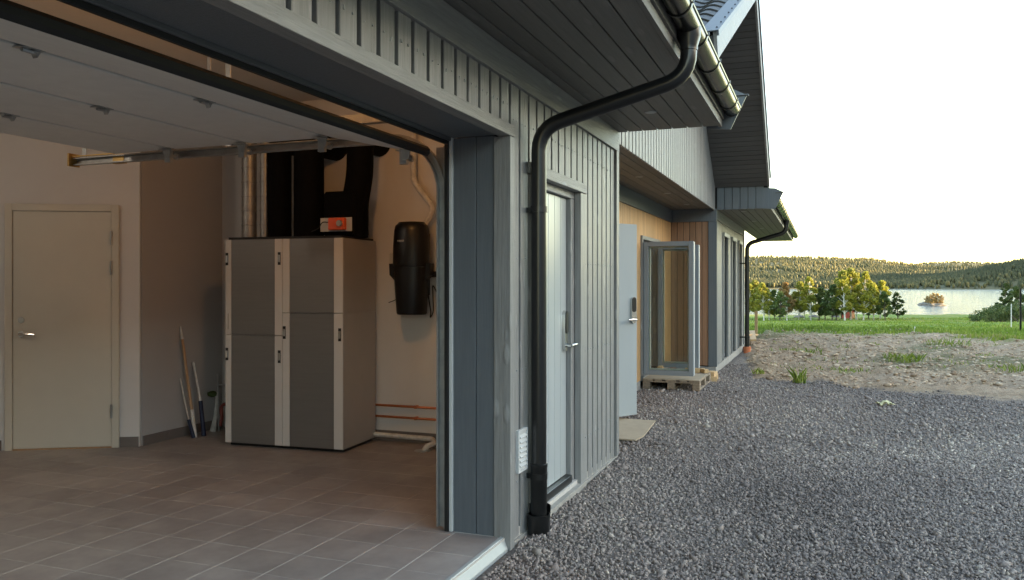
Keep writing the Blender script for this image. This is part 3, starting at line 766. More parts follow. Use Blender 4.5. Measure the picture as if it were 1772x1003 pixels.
block('frieze_board', XE, XF - .004, PY - .02, PY + .028, 2.552, 2.763, 'paint_dark', pw)
block('plinth', XE, 11.40, PY + .002, PY + .05, -.12, .12, 'concrete', pw); block('plinth', 12.76, XF - .02, PY + .002, PY + .05, -.12, .12, 'concrete', pw)
pr_ = part('porch_side_wall', MB().box(XF + .028, XF + .2, FY + .03, PY + .05, 0, 2.8), 'core', house)
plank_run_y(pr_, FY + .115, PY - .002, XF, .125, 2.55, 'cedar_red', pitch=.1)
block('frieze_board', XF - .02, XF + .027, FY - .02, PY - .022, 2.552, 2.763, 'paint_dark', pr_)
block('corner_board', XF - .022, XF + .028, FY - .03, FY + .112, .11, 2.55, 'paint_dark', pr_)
part('interior_room', MB().box(7.5, 13.6, 2.9, 5.8, 0, .08).box(7.5, 13.6, 5.8, 5.9, 0, 2.8).box(7.4, 7.5, 2.7, 5.9, 0, 2.8).box(13.6, 13.7, 2.7, 5.9, 0, 2.8).box(7.4, 13.7, 2.7, 5.9, 2.8, 2.86), 'wall_white', house)

# entrance door standing ajar
ang = R(-33); hx, hy = 7.98, PY - .01
ed = link('entrance_door', MB().box(0, .93, .0, .055, .07, 2.15).mesh('entrance_door', 'door_paint', bevel=.003), house, loc=(hx, hy, 0), rotz=ang)
ed['label'] = 'pale blue-grey flush entrance door standing ajar'
lock_set(ed, .865, 1.215, local=True, hand=1, fx=0)
block('door_seal', .0, .93, .0555, .060, .08, 2.14, 'rubber', ed, .001, local=True)
ef = MB().box(7.64, 7.70, PY - .015, PY + .12, .06, 2.185).box(8.60, 8.66, PY - .015, PY + .12, .06, 2.185).box(7.7, 8.6, PY - .015, PY + .12, 2.155, 2.185)
part('entrance_door_frame', ef, 'paint_dark', house); 
block('entrance_step', 7.62, 8.68, PY - .06, PY + .3, -.1, .058, 'concrete', house)

# patio door: frame in the wall, two glazed leaves opened at right angles
fz0, fz1 = .2, 2.15
pf = part('patio_door', MB().box(11.40, 11.455, PY - .03, PY + .13, fz0, fz1 + .04).box(12.705, 12.76, PY - .03, PY + .13, fz0, fz1 + .04)
          .box(11.456, 12.704, PY - .03, PY + .13, fz1 - .01, fz1 + .04).box(11.456, 12.704, PY - .03, PY + .13, fz0 - .09, fz0 - .02), 'paint_v', house)
pf['label'] = 'glazed patio door with both grey leaves folded open'
mat('frame_grey', (.215, .235, .25), .35, var=.04, rand=0); mat('frame_light', (.56, .6, .56), .4, var=.04, rand=0)
def leaf(x, ya, yb, z0, z1, flip):
    fr = .068; t = .06
    lo = part('leaf_frame', MB().box(x, x + t, ya, ya + fr, z0, z1).box(x, x + t, yb - fr, yb, z0, z1).box(x, x + t, ya + fr, yb - fr, z0, z0 + fr).box(x, x + t, ya + fr, yb - fr, z1 - fr, z1), 'frame_grey', pf, bevel=.004)
    g_ = .02; x2 = x + t + .001
    part('leaf_lining', MB().box(x2, x2 + .04, ya + .012, ya + fr + g_, z0 + .012, z1 - .012).box(x2, x2 + .04, yb - fr - g_, yb - .012, z0 + .012, z1 - .012)
         .box(x2, x2 + .04, ya + fr + g_, yb - fr - g_, z0 + .012, z0 + fr + g_).box(x2, x2 + .04, ya + fr + g_, yb - fr - g_, z1 - fr - g_, z1 - .012), 'frame_light', pf, bevel=.003)
    part('leaf_edge_strip', MB().box(x + .03, x2 + .038, ya - .006, ya - .0005, z0 + .01, z1 - .01), 'white_plastic', pf)
    part('pane', MB().box(x + .028, x + .05, ya + fr - .01, yb - fr + .01, z0 + fr - .01, z1 - fr + .01), 'glass', pf)
    hx_ = x2 + .041
    part('leaf_handle', MB().box(hx_, hx_ + .01, ya + .03, ya + .055, 1.0, 1.25).tube([(hx_ + .01, ya + .042, 1.12), (hx_ + .05, ya + .042, 1.12), (hx_ + .055, ya + .042, 1.0)], .009, 8), 'alu', pf)
    for zz in (.45, 1.15, 1.85):
        part('hinge', MB().tube([(x2 + .045, yb + .0, zz), (x2 + .045, yb + .0, zz + .1)], .011, 8), 'metal_black', pf)
leaf(11.44, 1.665, PY - .035, .21, 2.10, 1)
leaf(12.52, 1.745, PY - .035, .21, 2.10, 1)

# --- far wing wall with three slim windows
WIN = [(14.98, 15.72), (16.47, 17.17), (17.85, 18.53)]; WZ0, WZ1 = .14, 2.38
fw = MB().box(XF + .03, FE, FY + .03, FY + .25, 2.40, 2.9)
xs = [XF + .03] + [v_ for w_ in WIN for v_ in w_] + [FE]
for i in range(0, len(xs), 2): fw.box(xs[i], xs[i + 1], FY + .03, FY + .25, .0, 2.40)
for a, b in WIN: fw.box(a, b, FY + .03, FY + .25, 0, WZ0)
fw.box(FE - .2, FE, FY + .25, 6, 0, 2.9); fw.box(FE, ROOF_END - .4, 3.4, 3.6, 0, 2.9)
fwo = part('wing_wall', fw, 'core', house)
for i in range(0, len(xs), 2): plank_run(fwo, xs[i] + (.0 if i == 0 else .0), xs[i + 1] - (.0 if i < 6 else .09), lambda x: (.125, 2.585))
for a, b in WIN: plank_run(fwo, a, b, lambda x: (WZ1 + .05, 2.585))
block('corner_board', FE - .085, FE + .02, FY - .02, FY + .03, .125, 2.585, 'paint_v', fwo)
block('frieze_board', XF + .03, FE + .02, FY - .022, FY + .028, 2.587, 2.752, 'paint_x', fwo)
part('plinth', MB().box(XF - .02, FE + .01, FY - .012, FY + .028, -.2, .12).box(XF - .02, XF + .027, FY + .029, PY, -.15, .105), 'concrete', fwo)
for a, b in WIN:
    w = part('window', MB().box(a, a + .06, FY + .035, FY + .13, WZ0, WZ1).box(b - .06, b, FY + .035, FY + .13, WZ0, WZ1).box(a + .06, b - .06, FY + .035, FY + .13, WZ0, WZ0 + .06)
             .box(a + .06, b - .06, FY + .035, FY + .13, WZ1 - .06, WZ1), 'paint_dark', house)
    part('pane', MB().box(a + .058, b - .058, FY + .075, FY + .095, WZ0 + .058, WZ1 - .058), 'glass', w)
    block('head_cap', a - .05, b + .05, FY - .045, FY - .0005, WZ1 - .02, WZ1 + .048, 'alu', w)
    for (p, q_) in ((a - .05, a + .002), (b - .002, b + .05)): block('window_trim', p, q_, FY - .028, FY - .0005, WZ0 - .01, WZ1 - .022, 'paint_v', w)
part('wing_interior', MB().box(XF + .2, FE - .2, 3.0, 3.1, 0, 2.75).box(XF + .2, FE - .2, FY + .26, 3.0, .0, .05), 'wall_grey', house)
bx = part('eave_box', MB().box(XF + .028, XF + .05, EY, FY + .03, 2.76, 3.5), 'core', house)
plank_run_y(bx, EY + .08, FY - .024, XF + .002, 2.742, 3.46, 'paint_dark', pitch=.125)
house_back = part('rear_walls', MB().box(-1.8, -1.7, 1.7, 9.3, 0, 3.3).box(-1.7, 25, 9.2, 9.3, 0, 3.2).box(24.5, 24.6, 3.5, 9.3, 0, 3.2), 'paint_dark', house)

# ================================================================== GARAGE INTERIOR
WX = 6.53; GYW = 5.60
door_dir = Vector((4.948 - 5.48, 6.526 - GYW, 0)).normalized()
cA = Vector((5.48, GYW, 0)); cB = cA + door_dir * 2.6
tile_z = FL
fl = part('garage_floor', MB().box(-1.7, 6.88, FY + .005, 9.2, -.02, FL - .0013), 'grout', None)
tag(fl, 'grey tiled garage floor', None, None, 'structure')
X0, Y0 = 4.19, 1.967
tme = cmesh(.2945, .2945, .012, 'floor_tile', .001)
rest = MB()
for i in range(-20, 9):
    for j in range(-1, 24):
        x = X0 + i * .3; y = Y0 + j * .3
        if x > WX or y > 9: continue
        if x + .3 > WX: continue
        if j == -1 and x > 3.95: continue
        if x > 2.3 and y < 6.8: link('tile', tme, fl, loc=(x + .15, y + .15, FL - .006 + random.uniform(-.0004, .0004)))
        else: rest.box(x + .0018, x + .2982, y + .0018, y + .2982, FL - .01, FL)
block('tile', 3.8935, 4.235, Y0 - .298, Y0 - .002, FL - .012, FL, 'floor_tile', fl, .0015)
for j in range(0, 13): block('tile', X0 + 2.1 + .3018 - .3, WX - .002, Y0 + j * .3 + .0018, Y0 + j * .3 + .2982, FL - .012, FL, 'floor_tile', fl, .0015) if X0 + 2.1 < WX - .05 else None
tag(part('tiles', rest, 'floor_tile', fl), kind='stuff')
th_ = thing('door_threshold', (2, FY, 0), 'pale aluminium threshold strip along the garage floor edge', 'threshold')
part('strip', MB().prism([(FY - .015, .015), (FY + .012, FL + .004), (FY + .03, FL + .006), (FY + .03, -.02), (FY - .015, -.02)], 'x', -1.0, OX - .002), 'alu', th_)
def wall(name, poly_or_mb, m, label):
    o = part(name, poly_or_mb, m); tag(o, label, None, None, 'structure'); return o
CZ = 3.25
we = wall('wall_end', MB().box(WX, WX + .3, 2.0, GYW + .1, 0, CZ), 'wall_white', 'white end wall behind the heat pump')
ws = wall('wall_side', MB().box(cA.x + .02, WX - .002, GYW, GYW + .12, 0, CZ), 'wall_grey', 'grey wall return beside the white door')
nrm = Vector((-door_dir.y, door_dir.x, 0))
if nrm.x < 0: nrm = -nrm
def obox(m, p, dirv, n_, a, b, d0, d1, z0, z1):
    q = [p + dirv * a + n_ * d0, p + dirv * b + n_ * d0, p + dirv * b + n_ * d1, p + dirv * a + n_ * d1]
    return m.add([(v_.x, v_.y, z0) for v_ in q] + [(v_.x, v_.y, z1) for v_ in q], [(3, 2, 1, 0), (4, 5, 6, 7), (0, 1, 5, 4), (1, 2, 6, 5), (2, 3, 7, 6), (3, 0, 4, 7)])
dw = wall('wall_door', obox(MB(), cA, door_dir, nrm, 0, 2.6, 0, .12, 0, CZ), 'wall_white', 'white angled wall holding the interior door')
wall('wall_back', MB().box(-1.7, cB.x + .2, cB.y, cB.y + .1, 0, CZ), 'wall_white', 'rear garage wall')
wall('wall_near', MB().box(-1.698, -1.6, 2.0, cB.y, 0, CZ), 'wall_white', 'near garage side wall')
wall('wall_front', MB().box(-1.6, WX - .002, 1.982, 1.99, 2.42, CZ).box(OX + .05, WX - .002, 1.982, 2.0, 0, 2.42), 'wall_white', 'inner face of the garage front wall')
wall('ceiling', MB().box(-1.7, 6.88, 1.99, 9.2, CZ + .001, CZ + .1), 'ceiling_paint', 'garage ceiling')
# tiled skirting
sk = .088
n_ = 5
for i in range(12):
    a = 2.02 + i * .3
    if a + .298 < GYW: block('skirting_tile', WX - .010, WX - .0005, a, a + .298, FL, FL + sk, 'skirting_tile', we, .001)
for i in range(4): 
    b = min(cA.x + .03 + (i + 1) * .3 - .002, WX - .012)
    if b - (cA.x + .03 + i * .3) > .03: block('skirting_tile', cA.x + .03 + i * .3, b, GYW - .010, GYW - .0005, FL, FL + sk, 'skirting_tile', ws, .001)
for (a, b) in ((.01, .165), (1.12, 1.42), (1.423, 1.72), (1.723, 2.02), (2.023, 2.32)):
    part('skirting_tile', obox(MB(), cA, door_dir, -nrm, a, b, .0005, .010, FL, FL + sk), 'skirting_tile', dw)
# interior door
da0, da1 = .165, 1.085
idr = thing('interior_door', tuple(cA + door_dir * .6), 'cream flush interior door with round lock and lever handle', 'door')
part('door_frame', obox(obox(obox(MB(), cA, door_dir, -nrm, da0, da0 + .06, .001, .03, FL, 2.19), cA, door_dir, -nrm, da1 - .06, da1, .001, .03, FL, 2.19), cA, door_dir, -nrm, da0 + .06, da1 - .06, .001, .03, 2.13, 2.19), 'door_white', idr, bevel=.003)
part('leaf', obox(MB(), cA, door_dir, -nrm, da0 + .064, da1 - .064, .001, .018, FL + .012, 2.126), 'door_white', idr, bevel=.002)
def onwall(a, out, z): p = cA + door_dir * a - nrm * out; return (p.x, p.y, z)
part('sill_strip', obox(MB(), cA, door_dir, -nrm, da0 + .062, da1 - .062, .001, .024, FL, FL + .010), 'ash_wood', idr)
part('lock_cylinder', MB().tube([onwall(da1 - .13, .018, 1.19), onwall(da1 - .13, .028, 1.19)], .026, 16), 'chrome', idr, True)
part('rosette', MB().tube([onwall(da1 - .13, .018, 1.07), onwall(da1 - .13, .026, 1.07)], .026, 16), 'chrome', idr, True)
part('door_handle', MB().tube([onwall(da1 - .13, .026, 1.07), onwall(da1 - .13, .06, 1.07), onwall(da1 - .16, .064, 1.068), onwall(da1 - .25, .06, 1.066)], .0095, 8), 'chrome', idr, True)
for zz in (.33, 1.58, 1.84): part('hinge', MB().tube([onwall(da0 + .06, .036, zz), onwall(da0 + .06, .036, zz + .12)], .009, 8), 'steel', idr, True)

# garage lamps (their light is what glows orange above the open door)
def lamp(x, y, label, e, colr):
    t = thing('ceiling_lamp', (x, y, CZ), label, 'lamp', 'lamps on the garage ceiling')
    part('housing', MB().lathe([(.12, 0), (.12, -.03), (.1, -.045)], (x, y, CZ), 24), 'white_plastic', t, True)
    part('diffuser', MB().lathe([(.098, -.046), (.085, -.075), (.04, -.09), (.0, -.092)], (x, y, CZ), 24), 'lamp_glow', t, True)
    li = bpy.data.lights.new('lamp_light', 'POINT'); li.energy = e; li.color = colr; li.shadow_soft_size = .08
    o = bpy.data.objects.new('lamp_light', li); col.objects.link(o); o.parent = t; o.location = (0, 0, -.16)
lamp(4.38, 2.95, 'round ceiling lamp glowing warm above the garage door track', 2.6, (1, .42, .10))
lamp(2.2, 6.1, 'round ceiling lamp glowing warm over the rear of the garage', 3.0, (1, .87, .72))

# ---------------- sectional garage door, open under the ceiling
gd = thing('garage_door', (2, 2.2, FL), 'white sectional garage door rolled open on steel tracks', 'garage door')
GZU = 2.388; DXa, DXb = -.95, 4.19
seams = [2.79, 3.385, 3.985, 4.52]; HNG = {2.79: (-.2, .6, 1.35, 2.2, 3.13), 3.385: (-.2, .6, 1.5, 2.3, 3.07), 3.985: (-.2, .6, 1.5, 2.3, 3.02)}
sl_ = math.atan2(GZU - 2.295, 2.79 - 2.19)
pb = [(2.19, 2.262), (2.773, GZU), (2.765, GZU + .042), (2.183, 2.304)]
part('door_panel', MB().prism(pb, 'x', DXa, DXb), 'garage_panel', gd, bevel=.004)
for a, b in zip(seams[:-1], seams[1:]): part('door_panel', MB().box(DXa, DXb, a + .016, b - .016, GZU, GZU + .042), 'garage_panel', gd, bevel=.004)
for s in seams[:3]: part('seam_seal', MB().box(DXa, DXb, s - .03, s + .03, GZU + .016, GZU + .034), 'rubber', gd)
part('edge_rail', MB().prism([(2.168, 2.264), (2.188, 2.258), (2.181, 2.302), (2.162, 2.298)], 'x', DXa, DXb), 'alu', gd)
part('bottom_seal', MB().prism([(2.120, 2.256), (2.135, 2.240), (2.166, 2.252), (2.16, 2.290), (2.13, 2.296), (2.118, 2.28)], 'x', DXa, DXb + .02), 'rubber', gd)
for s in seams[:3]:
    for x in HNG[s]:
        h_ = MB().box(x - .045, x - .006, s - .03, s + .03, GZU - .005, GZU - .0005).box(x + .006, x + .045, s - .03, s + .03, GZU - .005, GZU - .0005)
        h_.tube([(x - .03, s, GZU - .010), (x + .03, s, GZU - .010)], .009, 8).prism([(x + .012, GZU - .006), (x + .04, GZU - .006), (x + .026, GZU - .03)], 'y', s - .012, s + .012)
        part('hinge', h_, 'steel', gd)
tx = 4.262; Rc = .33; yv, zh = 2.062, 2.365
path = [(tx, yv, z) for z in np.linspace(FL + .02, zh - Rc, 6)] + [(tx, yv + Rc - Rc * math.cos(R(a)), zh - Rc + Rc * math.sin(R(a))) for a in range(10, 91, 10)] + [(tx, y, zh) for y in (2.7, 3.4, 4.2, 4.95)]
prof = [(-.028, -.026), (.012, -.026), (.012, .026), (-.028, .026), (-.028, .018), (.004, .018), (.004, -.018), (-.028, -.018)]
part('track', MB().sweep(prof, path), 'galv', gd, True, angle=30)
path2 = [(DXa - .06, p[1], p[2]) for p in path]
part('track', MB().sweep([(-a, b) for a, b in prof], path2), 'galv', gd, True, angle=30)
part('track_angle', MB().box(4.276, 4.282, 2.045, 2.11, FL + .01, 2.30).box(4.236, 4.2755, 2.038, 2.044, FL + .01, 2.30), 'galv', gd)
for zz in (.35, 1.0, 1.62, 1.98): part('bolt', MB().tube([(4.258, 2.036, zz), (4.258, 2.028, zz)], .009, 6), 'steel', gd)
for y in (2.24, 2.80, 3.395, 3.99):
    z0 = 2.27 if y < 2.5 else GZU - .012
    m = MB().box(4.10, 4.15, y - .04, y + .045, z0 - .005, z0 - .0005).box(4.16, 4.185, y + .004, y + .05, z0 - .075, z0 + .012).prism([(y - .03, z0 - .055), (y + .01, z0 - .055), (y + .03, z0 + .008), (y - .04, z0 + .008)], 'x', 4.12, 4.128)
    m.tube([(4.13, y + .02, z0 - .03), (4.25, y + .02, z0 - .03)], .007, 8).tube([(4.225, y + .02, z0 - .03), (4.25, y + .02, z0 - .03)], .021, 12)
    part('roller_bracket', m, 'steel', gd)
em = MB().box(4.20, 4.29, 4.94, 4.955, 2.33, 2.42).box(4.22, 4.235, 4.55, 4.93, 2.395, 2.402).box(4.262, 4.29, 4.5, 4.6, 2.335, 2.40)
part('track_end', em, 'brass', gd)
part('track_hanger', MB().box(4.275, 4.280, 4.86, 4.90, 2.392, CZ).box(4.275, 4.280, 3.6, 3.64, 2.392, CZ), 'steel', gd)
# upper rail with hanger strap, lit by the lamp
ur = thing('ceiling_rail', (4.55, 2.7, 2.55), 'galvanised rail hung by a strap above the garage door end', 'rail')
part('rail', MB().sweep([(-.03, -.03), (.03, -.03), (.03, .03), (.022, .03), (.022, -.022), (-.022, -.022), (-.022, .03), (-.03, .03)], [(4.55, 2.44, 2.565), (4.55, 4.4, 2.565)]), 'galv', ur)
part('end_stop', MB().box(4.50, 4.60, 2.38, 2.438, 2.52, 2.60).tube([(4.55, 2.38, 2.56), (4.55, 2.33, 2.56)], .015, 8), 'plastic_black', ur)
part('strap', MB().box(4.545, 4.55, 2.70, 2.73, 2.596, CZ).box(4.545, 4.55, 4.0, 4.03, 2.596, CZ), 'galv', ur)

# ---------------- heat pump cabinets
hp = thing('heat_pump_cabinet', (5.87, 3.77, FL), 'tall silver and white heat pump cabinet with four door panels', 'heat pump', rotz=R(4))
W1, W2, HH, DPTH = .585, .58, 1.82, .60          # right and left cabinet
part('cabinet_body', MB().box(.022, DPTH, .003, W1 - .002, .03, HH).box(.022, DPTH, W1 + .002, W1 + W2 - .003, .03, HH), 'panel_side', hp, local=True, bevel=.003)
part('plinth', MB().box(.05, DPTH - .03, .02, W1 + W2 - .02, 0, .03), 'plastic_black', hp, local=True)
part('side_panel', MB().box(.0, DPTH, -.003, .002, .03, 1.178).box(.0, DPTH, -.003, .002, 1.184, HH), 'panel_side', hp, local=True)
part('top_sheet', MB().box(.02, DPTH, .02, W1 + W2 - .02, HH + .001, HH + .022), 'rubber', hp, local=True)
def cab_door(y0, y1, z0, z1, wl, wr, hands):
    d_ = part('door_panel', MB().box(0, .02, y0 + wr + .001, y1 - wl - .001, z0, z1), 'panel_silver', hp, local=True, bevel=.0015)
    part('door_edge', MB().box(-.003, .02, y0 + .001, y0 + wr - .001, z0, z1), 'panel_white', d_, local=True, bevel=.002)
    part('door_edge', MB().box(-.003, .02, y1 - wl + .001, y1 - .001, z0, z1), 'panel_white', d_, local=True, bevel=.002)
    for (yc, zc) in hands:
        h_ = part('grip', MB().box(-.0045, -.0032, yc - .014, yc + .014, zc - .055, zc + .055), 'plastic_black', d_, local=True)
        part('grip_plate', MB().box(-.010, -.0046, yc - .011, yc + .013, zc - .032, zc + .032), 'chrome', d_, local=True, bevel=.002)
lt_ = W1 + W2
cab_door(.001, W1 - .001, 1.184, HH, .07, .085, [])
cab_door(.001, W1 - .001, .03, 1.178, .07, .085, [(W1 - .02, 1.01), (.03, 1.0)])
cab_door(W1 + .001, lt_ - .001, .985, HH, .062, .075, [(W1 + .03, 1.65), (lt_ - .02, 1.65)])
cab_door(W1 + .001, lt_ - .001, .03, .979, .062, .075, [(W1 + .03, .80), (lt_ - .02, .81)])
part('maker_mark', MB().box(-.0045, -.0032, lt_ - .04, lt_ - .028, 1.03, 1.17), 'panel_side', hp, local=True)
# ducts on top
CT_Z = FL + HH + .022
def spiral(x, y, r, label):
    m = MB(); prof = []
    z = 0
    while z < CZ - CT_Z - .01:
        prof += [(r, z), (r, z + .118), (r + .0035, z + .120), (r + .0035, z + .128)]; z += .13
    prof = [p for p in prof if p[1] < CZ - CT_Z - .01]
    o = part('spiral_duct', m.lathe(prof, (x, y, CT_Z), 24), 'galv', None, True, angle=20)
    tag(o, label, 'duct', 'ducts above the heat pump')
spiral(6.04, 4.875, .066, 'wide bare galvanised spiral duct rising from the cabinet')
spiral(6.06, 4.715, .046, 'slim bare galvanised spiral duct beside the wide one')
def insul(pts, r, label, seg=20):
    p = bend(pts, .12, 6) if len(pts) > 2 else [Vector(q_) for q_ in pts]
    o = part('insulated_duct', MB().tube(p, r, seg), 'foam_black', None, True); tag(o, label, 'duct', 'ducts above the heat pump')
insul([(6.05, 4.55, CT_Z - .001), (6.05, 4.55, 2.79), (6.526, 4.55, 2.79)], .105, 'black foam insulated duct next to the spiral ducts')
insul([(6.09, 4.265, CT_Z - .001), (6.09, 4.265, 2.79), (6.526, 4.265, 2.79)], .132, 'thick black foam insulated duct behind the orange actuator')
insul([(6.19, 3.855, CT_Z - .001), (6.19, 3.855, CT_Z + .3), (6.19, 3.80, CT_Z + .55), (6.19, 3.80, 2.79), (6.526, 3.80, 2.79)], .118, 'black foam insulated duct nearest the vacuum unit')
bxo = part('duct_box', MB().box(6.06, 6.32, 3.78, 4.10, CT_Z + .002, CT_Z + .40), 'foam_black', None, bevel=.02); tag(bxo, 'black foam covered duct box on top of the cabinet', 'duct box')
ac = thing('damper_actuator', (5.99, 3.95, CT_Z), 'orange damper actuator on a white plate before the black ducts', 'actuator')
part('plate', MB().box(6.03, 6.036, 3.785, 4.105, CT_Z + .045, CT_Z + .165), 'white_plastic', ac, bevel=.002)
part('motor', MB().box(5.98, 6.0295, 3.835, 3.995, CT_Z + .055, CT_Z + .16), 'orange', ac, bevel=.006)
part('dial', MB().tube([(5.979, 3.87, CT_Z + .11), (5.955, 3.87, CT_Z + .11)], .026, 14), 'alu', ac, True)
part('cable', MB().tube(bend([(6.0, 3.99, CT_Z + .12), (5.99, 4.06, CT_Z + .13), (6.0, 4.1, CT_Z + .07), (6.0, 4.3, CT_Z + .006), (5.98, 4.7, CT_Z + .006)], .03, 4), .005, 6), 'rubber', ac, True)

# ---------------- central vacuum on the wall
vc = (6.37, 3.385)
va = thing('central_vacuum', (6.37, 3.385, 1.23), 'black wall-mounted central vacuum cleaner beside the heat pump', 'vacuum cleaner')
part('motor_head', MB().lathe([(.165, .42), (.172, .46), (.17, .60), (.160, .74), (.150, .785), (.13, .80), (.12, .815), (.06, .82), (.0, .822)], (vc[0], vc[1], 1.23), 28, .82, 1), 'plastic_black', va, True)
part('dust_bucket', MB().lathe([(.0, .0), (.130, .0), (.138, .012), (.158, .30), (.163, .418)], (vc[0], vc[1], 1.23), 28, .82, 1), 'plastic_black', va, True)
for s in (-1, 1):
    part('latch', MB().prism([(vc[1] + s * .15, 1.53), (vc[1] + s * .20, 1.58), (vc[1] + s * .205, 1.68), (vc[1] + s * .15, 1.68)], 'x', 6.33, 6.40), 'plastic_black', va)
part('wall_bracket', MB().box(6.505, 6.5285, vc[1] - .1, vc[1] + .1, 1.4, 1.95), 'plastic_black', va)
part('inlet', MB().tube([(6.42, 3.24, 1.585), (6.42, 2.6, 1.585)], .027, 12), 'plastic_black', va, True)
for i, (w_, g_) in enumerate(((.012, 0), (.005, .016), (.005, .024), (.011, .034), (.010, .048), (.011, .061))):
    y = vc[1] + .075 - g_; th2 = math.asin(min(1, (y - vc[1]) / .165)); xf = vc[0] - .165 * .82 * math.cos(th2) - .0035
    part('letter', MB().box(xf, xf + .006, y - w_, y, 1.868, 1.884), 'letter_grey', va)
part('power_cord', MB().tube(bend([(6.42, 3.25, 1.42), (6.44, 3.23, 1.25), (6.44, 3.24, 1.19), (6.45, 3.21, 1.25), (6.45, 3.22, 1.5), (6.5, 3.1, 1.25), (6.51, 3.0, .9)], .03, 4), .006, 6), 'rubber', va, True)
part('control_cord', MB().tube(bend([(6.44, 3.52, 1.43), (6.5, 3.60, 1.36), (6.52, 3.70, 1.33)], .05, 4), .004, 6), 'rubber', va, True)
jb = part('junction_box', MB().box(6.49, 6.529, 3.57, 3.68, 1.60, 1.78), 'white_plastic', None, bevel=.006); tag(jb, 'small white junction box on the wall behind the vacuum', 'junction box')
wp = part('vent_pipe', MB().tube(bend([(6.45, 3.30, 2.02), (6.47, 3.21, 2.17), (6.47, 3.42, 2.42), (6.47, 3.42, 3.24)], .06, 4), .027, 12), 'white_worn', None, True)
tag(wp, 'white plastic exhaust pipe zigzagging up from the vacuum', 'pipe')
for (z, nm) in ((.392, 'upper'), (.29, 'lower')):
    o = part('copper_pipe', MB().tube([(6.49, 2.05, z), (6.49, 4.7, z)], .011, 10).box(6.48, 6.529, 3.40, 3.42, z - .014, z + .014), 'copper', None, True)
    tag(o, nm + ' copper pipe running along the white end wall', 'pipe')
o = part('drain_pipe', MB().tube(bend([(6.45, 4.4, .135), (6.45, 3.22, .125), (6.30, 3.12, .115), (6.24, 3.17, .11), (6.22, 3.19, .065)], .04, 4), .022, 12), 'white_worn', None, True)
tag(o, 'white plastic drain pipe lying along the foot of the end wall', 'pipe')
o = part('floor_drain', MB().lathe([(.07, 0), (.07, .004), (.05, .005)], (6.20, 3.19, FL), 20), 'steel', None); tag(o, 'small round floor drain under the white drain pipe', 'drain')

# ---------------- tools in the corner
def tool(name, pts, mats, label):
    t = thing(name, pts[0][0][0], label, 'tool', 'tools leaning in the corner')
    for (pp, r, m, nm) in zip(*[iter([])] * 4) if False else [(p[0], p[1], p[2], p[3]) for p in pts]:
        part(nm, MB().tube(pp, r, 10), m, t, True)
tool('broom', [([(5.99, 5.45, FL), (5.975, 5.475, .33)], [.020, .015], 'white_worn', 'ferrule'), ([(5.975, 5.476, .331), (5.945, 5.56, .985)], .012, 'ash_wood', 'handle'),
               ([(5.945, 5.56, .986), (5.94, 5.575, 1.105)], [.017, .006], 'white_worn', 'tip')], None, 'long wooden broom handle with white ends in the corner')
tool('spade', [([(6.07, 5.42, FL), (6.07, 5.46, .40)], [.022, .019], 'blue', 'grip'), ([(6.07, 5.46, .401), (6.085, 5.56, .76)], .012, 'white_worn', 'shaft')], None, 'short white tool with dark blue grip in the corner')
tool('scraper', [([(5.96, 5.44, FL), (5.95, 5.49, .24)], [.018, .015], 'blue', 'grip'), ([(5.95, 5.49, .241), (5.93, 5.57, .62)], .007, 'white_worn', 'shaft')], None, 'dark blue handled scraper behind the broom')
tv = thing('tap_stand', (6.33, 5.48, FL), 'thin metal stand with green valve and dark red hose beside the cabinet', 'tap')
part('stand', MB().tube([(6.33, 5.47, FL), (6.34, 5.49, .62)], .010, 8).tube([(6.34, 5.49, .52), (6.36, 5.3, .52)], .008, 8), 'steel', tv, True)
part('foot', MB().tube([(6.28, 5.50, FL), (6.32, 5.5, .22), (6.33, 5.49, .45)], [.03, .018, .012], 8), 'white_worn', tv, True)
part('valve', MB().lathe([(.012, -.03), (.045, -.015), (.05, .015), (.012, .03)], (6.31, 5.53, .43), 10), 'foliage_green', tv, True)
part('hose', MB().tube(bend([(6.34, 5.46, .12), (6.34, 5.44, .22), (6.36, 5.47, .28), (6.35, 5.44, .33), (6.38, 5.3, .34)], .03, 4), .016, 8), 'red_hose', tv, True)

# ================================================================== YARD THINGS
# pallet used as a step
pa = thing('pallet', (11.9, 2.0, 0), 'weathered wooden pallet laid as a step below the patio door', 'pallet')
px0, px1, py0, py1 = 11.42, 12.62, 1.575, 2.375
for i in range(3):
    y = py0 + i * (py1 - py0 - .1) / 2
    block('bottom_board', px0, px1, y, y + .1, .012, .032, 'old_wood', pa, .003)
    for xx in (px0, (px0 + px1) / 2 - .07, px1 - .14): block('block', xx, xx + .14, y, y + .1, .033, .108, 'old_wood', pa, .004)
for xx in (px0, (px0 + px1) / 2 - .07, px1 - .14): block('cross_board', xx, xx + .14, py0, py1, .1085, .1285, 'old_wood', pa, .003)
for i, (a, w) in enumerate(((0, .145), (.175, .1), (.33, .145), (.525, .1), (.655, .145))): block('top_board', px0, px1, py0 + a, py0 + a + w, .129, .149, 'old_wood', pa, .003)
o = part('cover_sheet', MB().box(px0 + .005, px1 - .3, py0 + .01, py1 - .01, .1495, .158), 'fibreboard', None); tag(o, 'thin worn fibreboard sheet lying on the pallet', 'board')
def offcut(x, y, z, l, w, h, rz, label, m='lumber'):
    o = link('wood_offcut', cmesh(l, w, h, m, .004), loc=(x, y, z + h / 2)); o.rotation_euler[2] = R(rz); tag(o, label, 'wood block', 'wood offcuts by the pallet')
offcut(12.80, 1.575, .0, .22, .13, .075, 10, 'yellow wood block on the gravel beyond the pallet, bottom of its stack')
offcut(12.82, 1.58, .076, .20, .12, .07, -8, 'yellow wood block on top of another beside the pallet')
offcut(12.52, 1.66, .150, .16, .07, .06, 35, 'small orange wood offcut on the far pallet end')
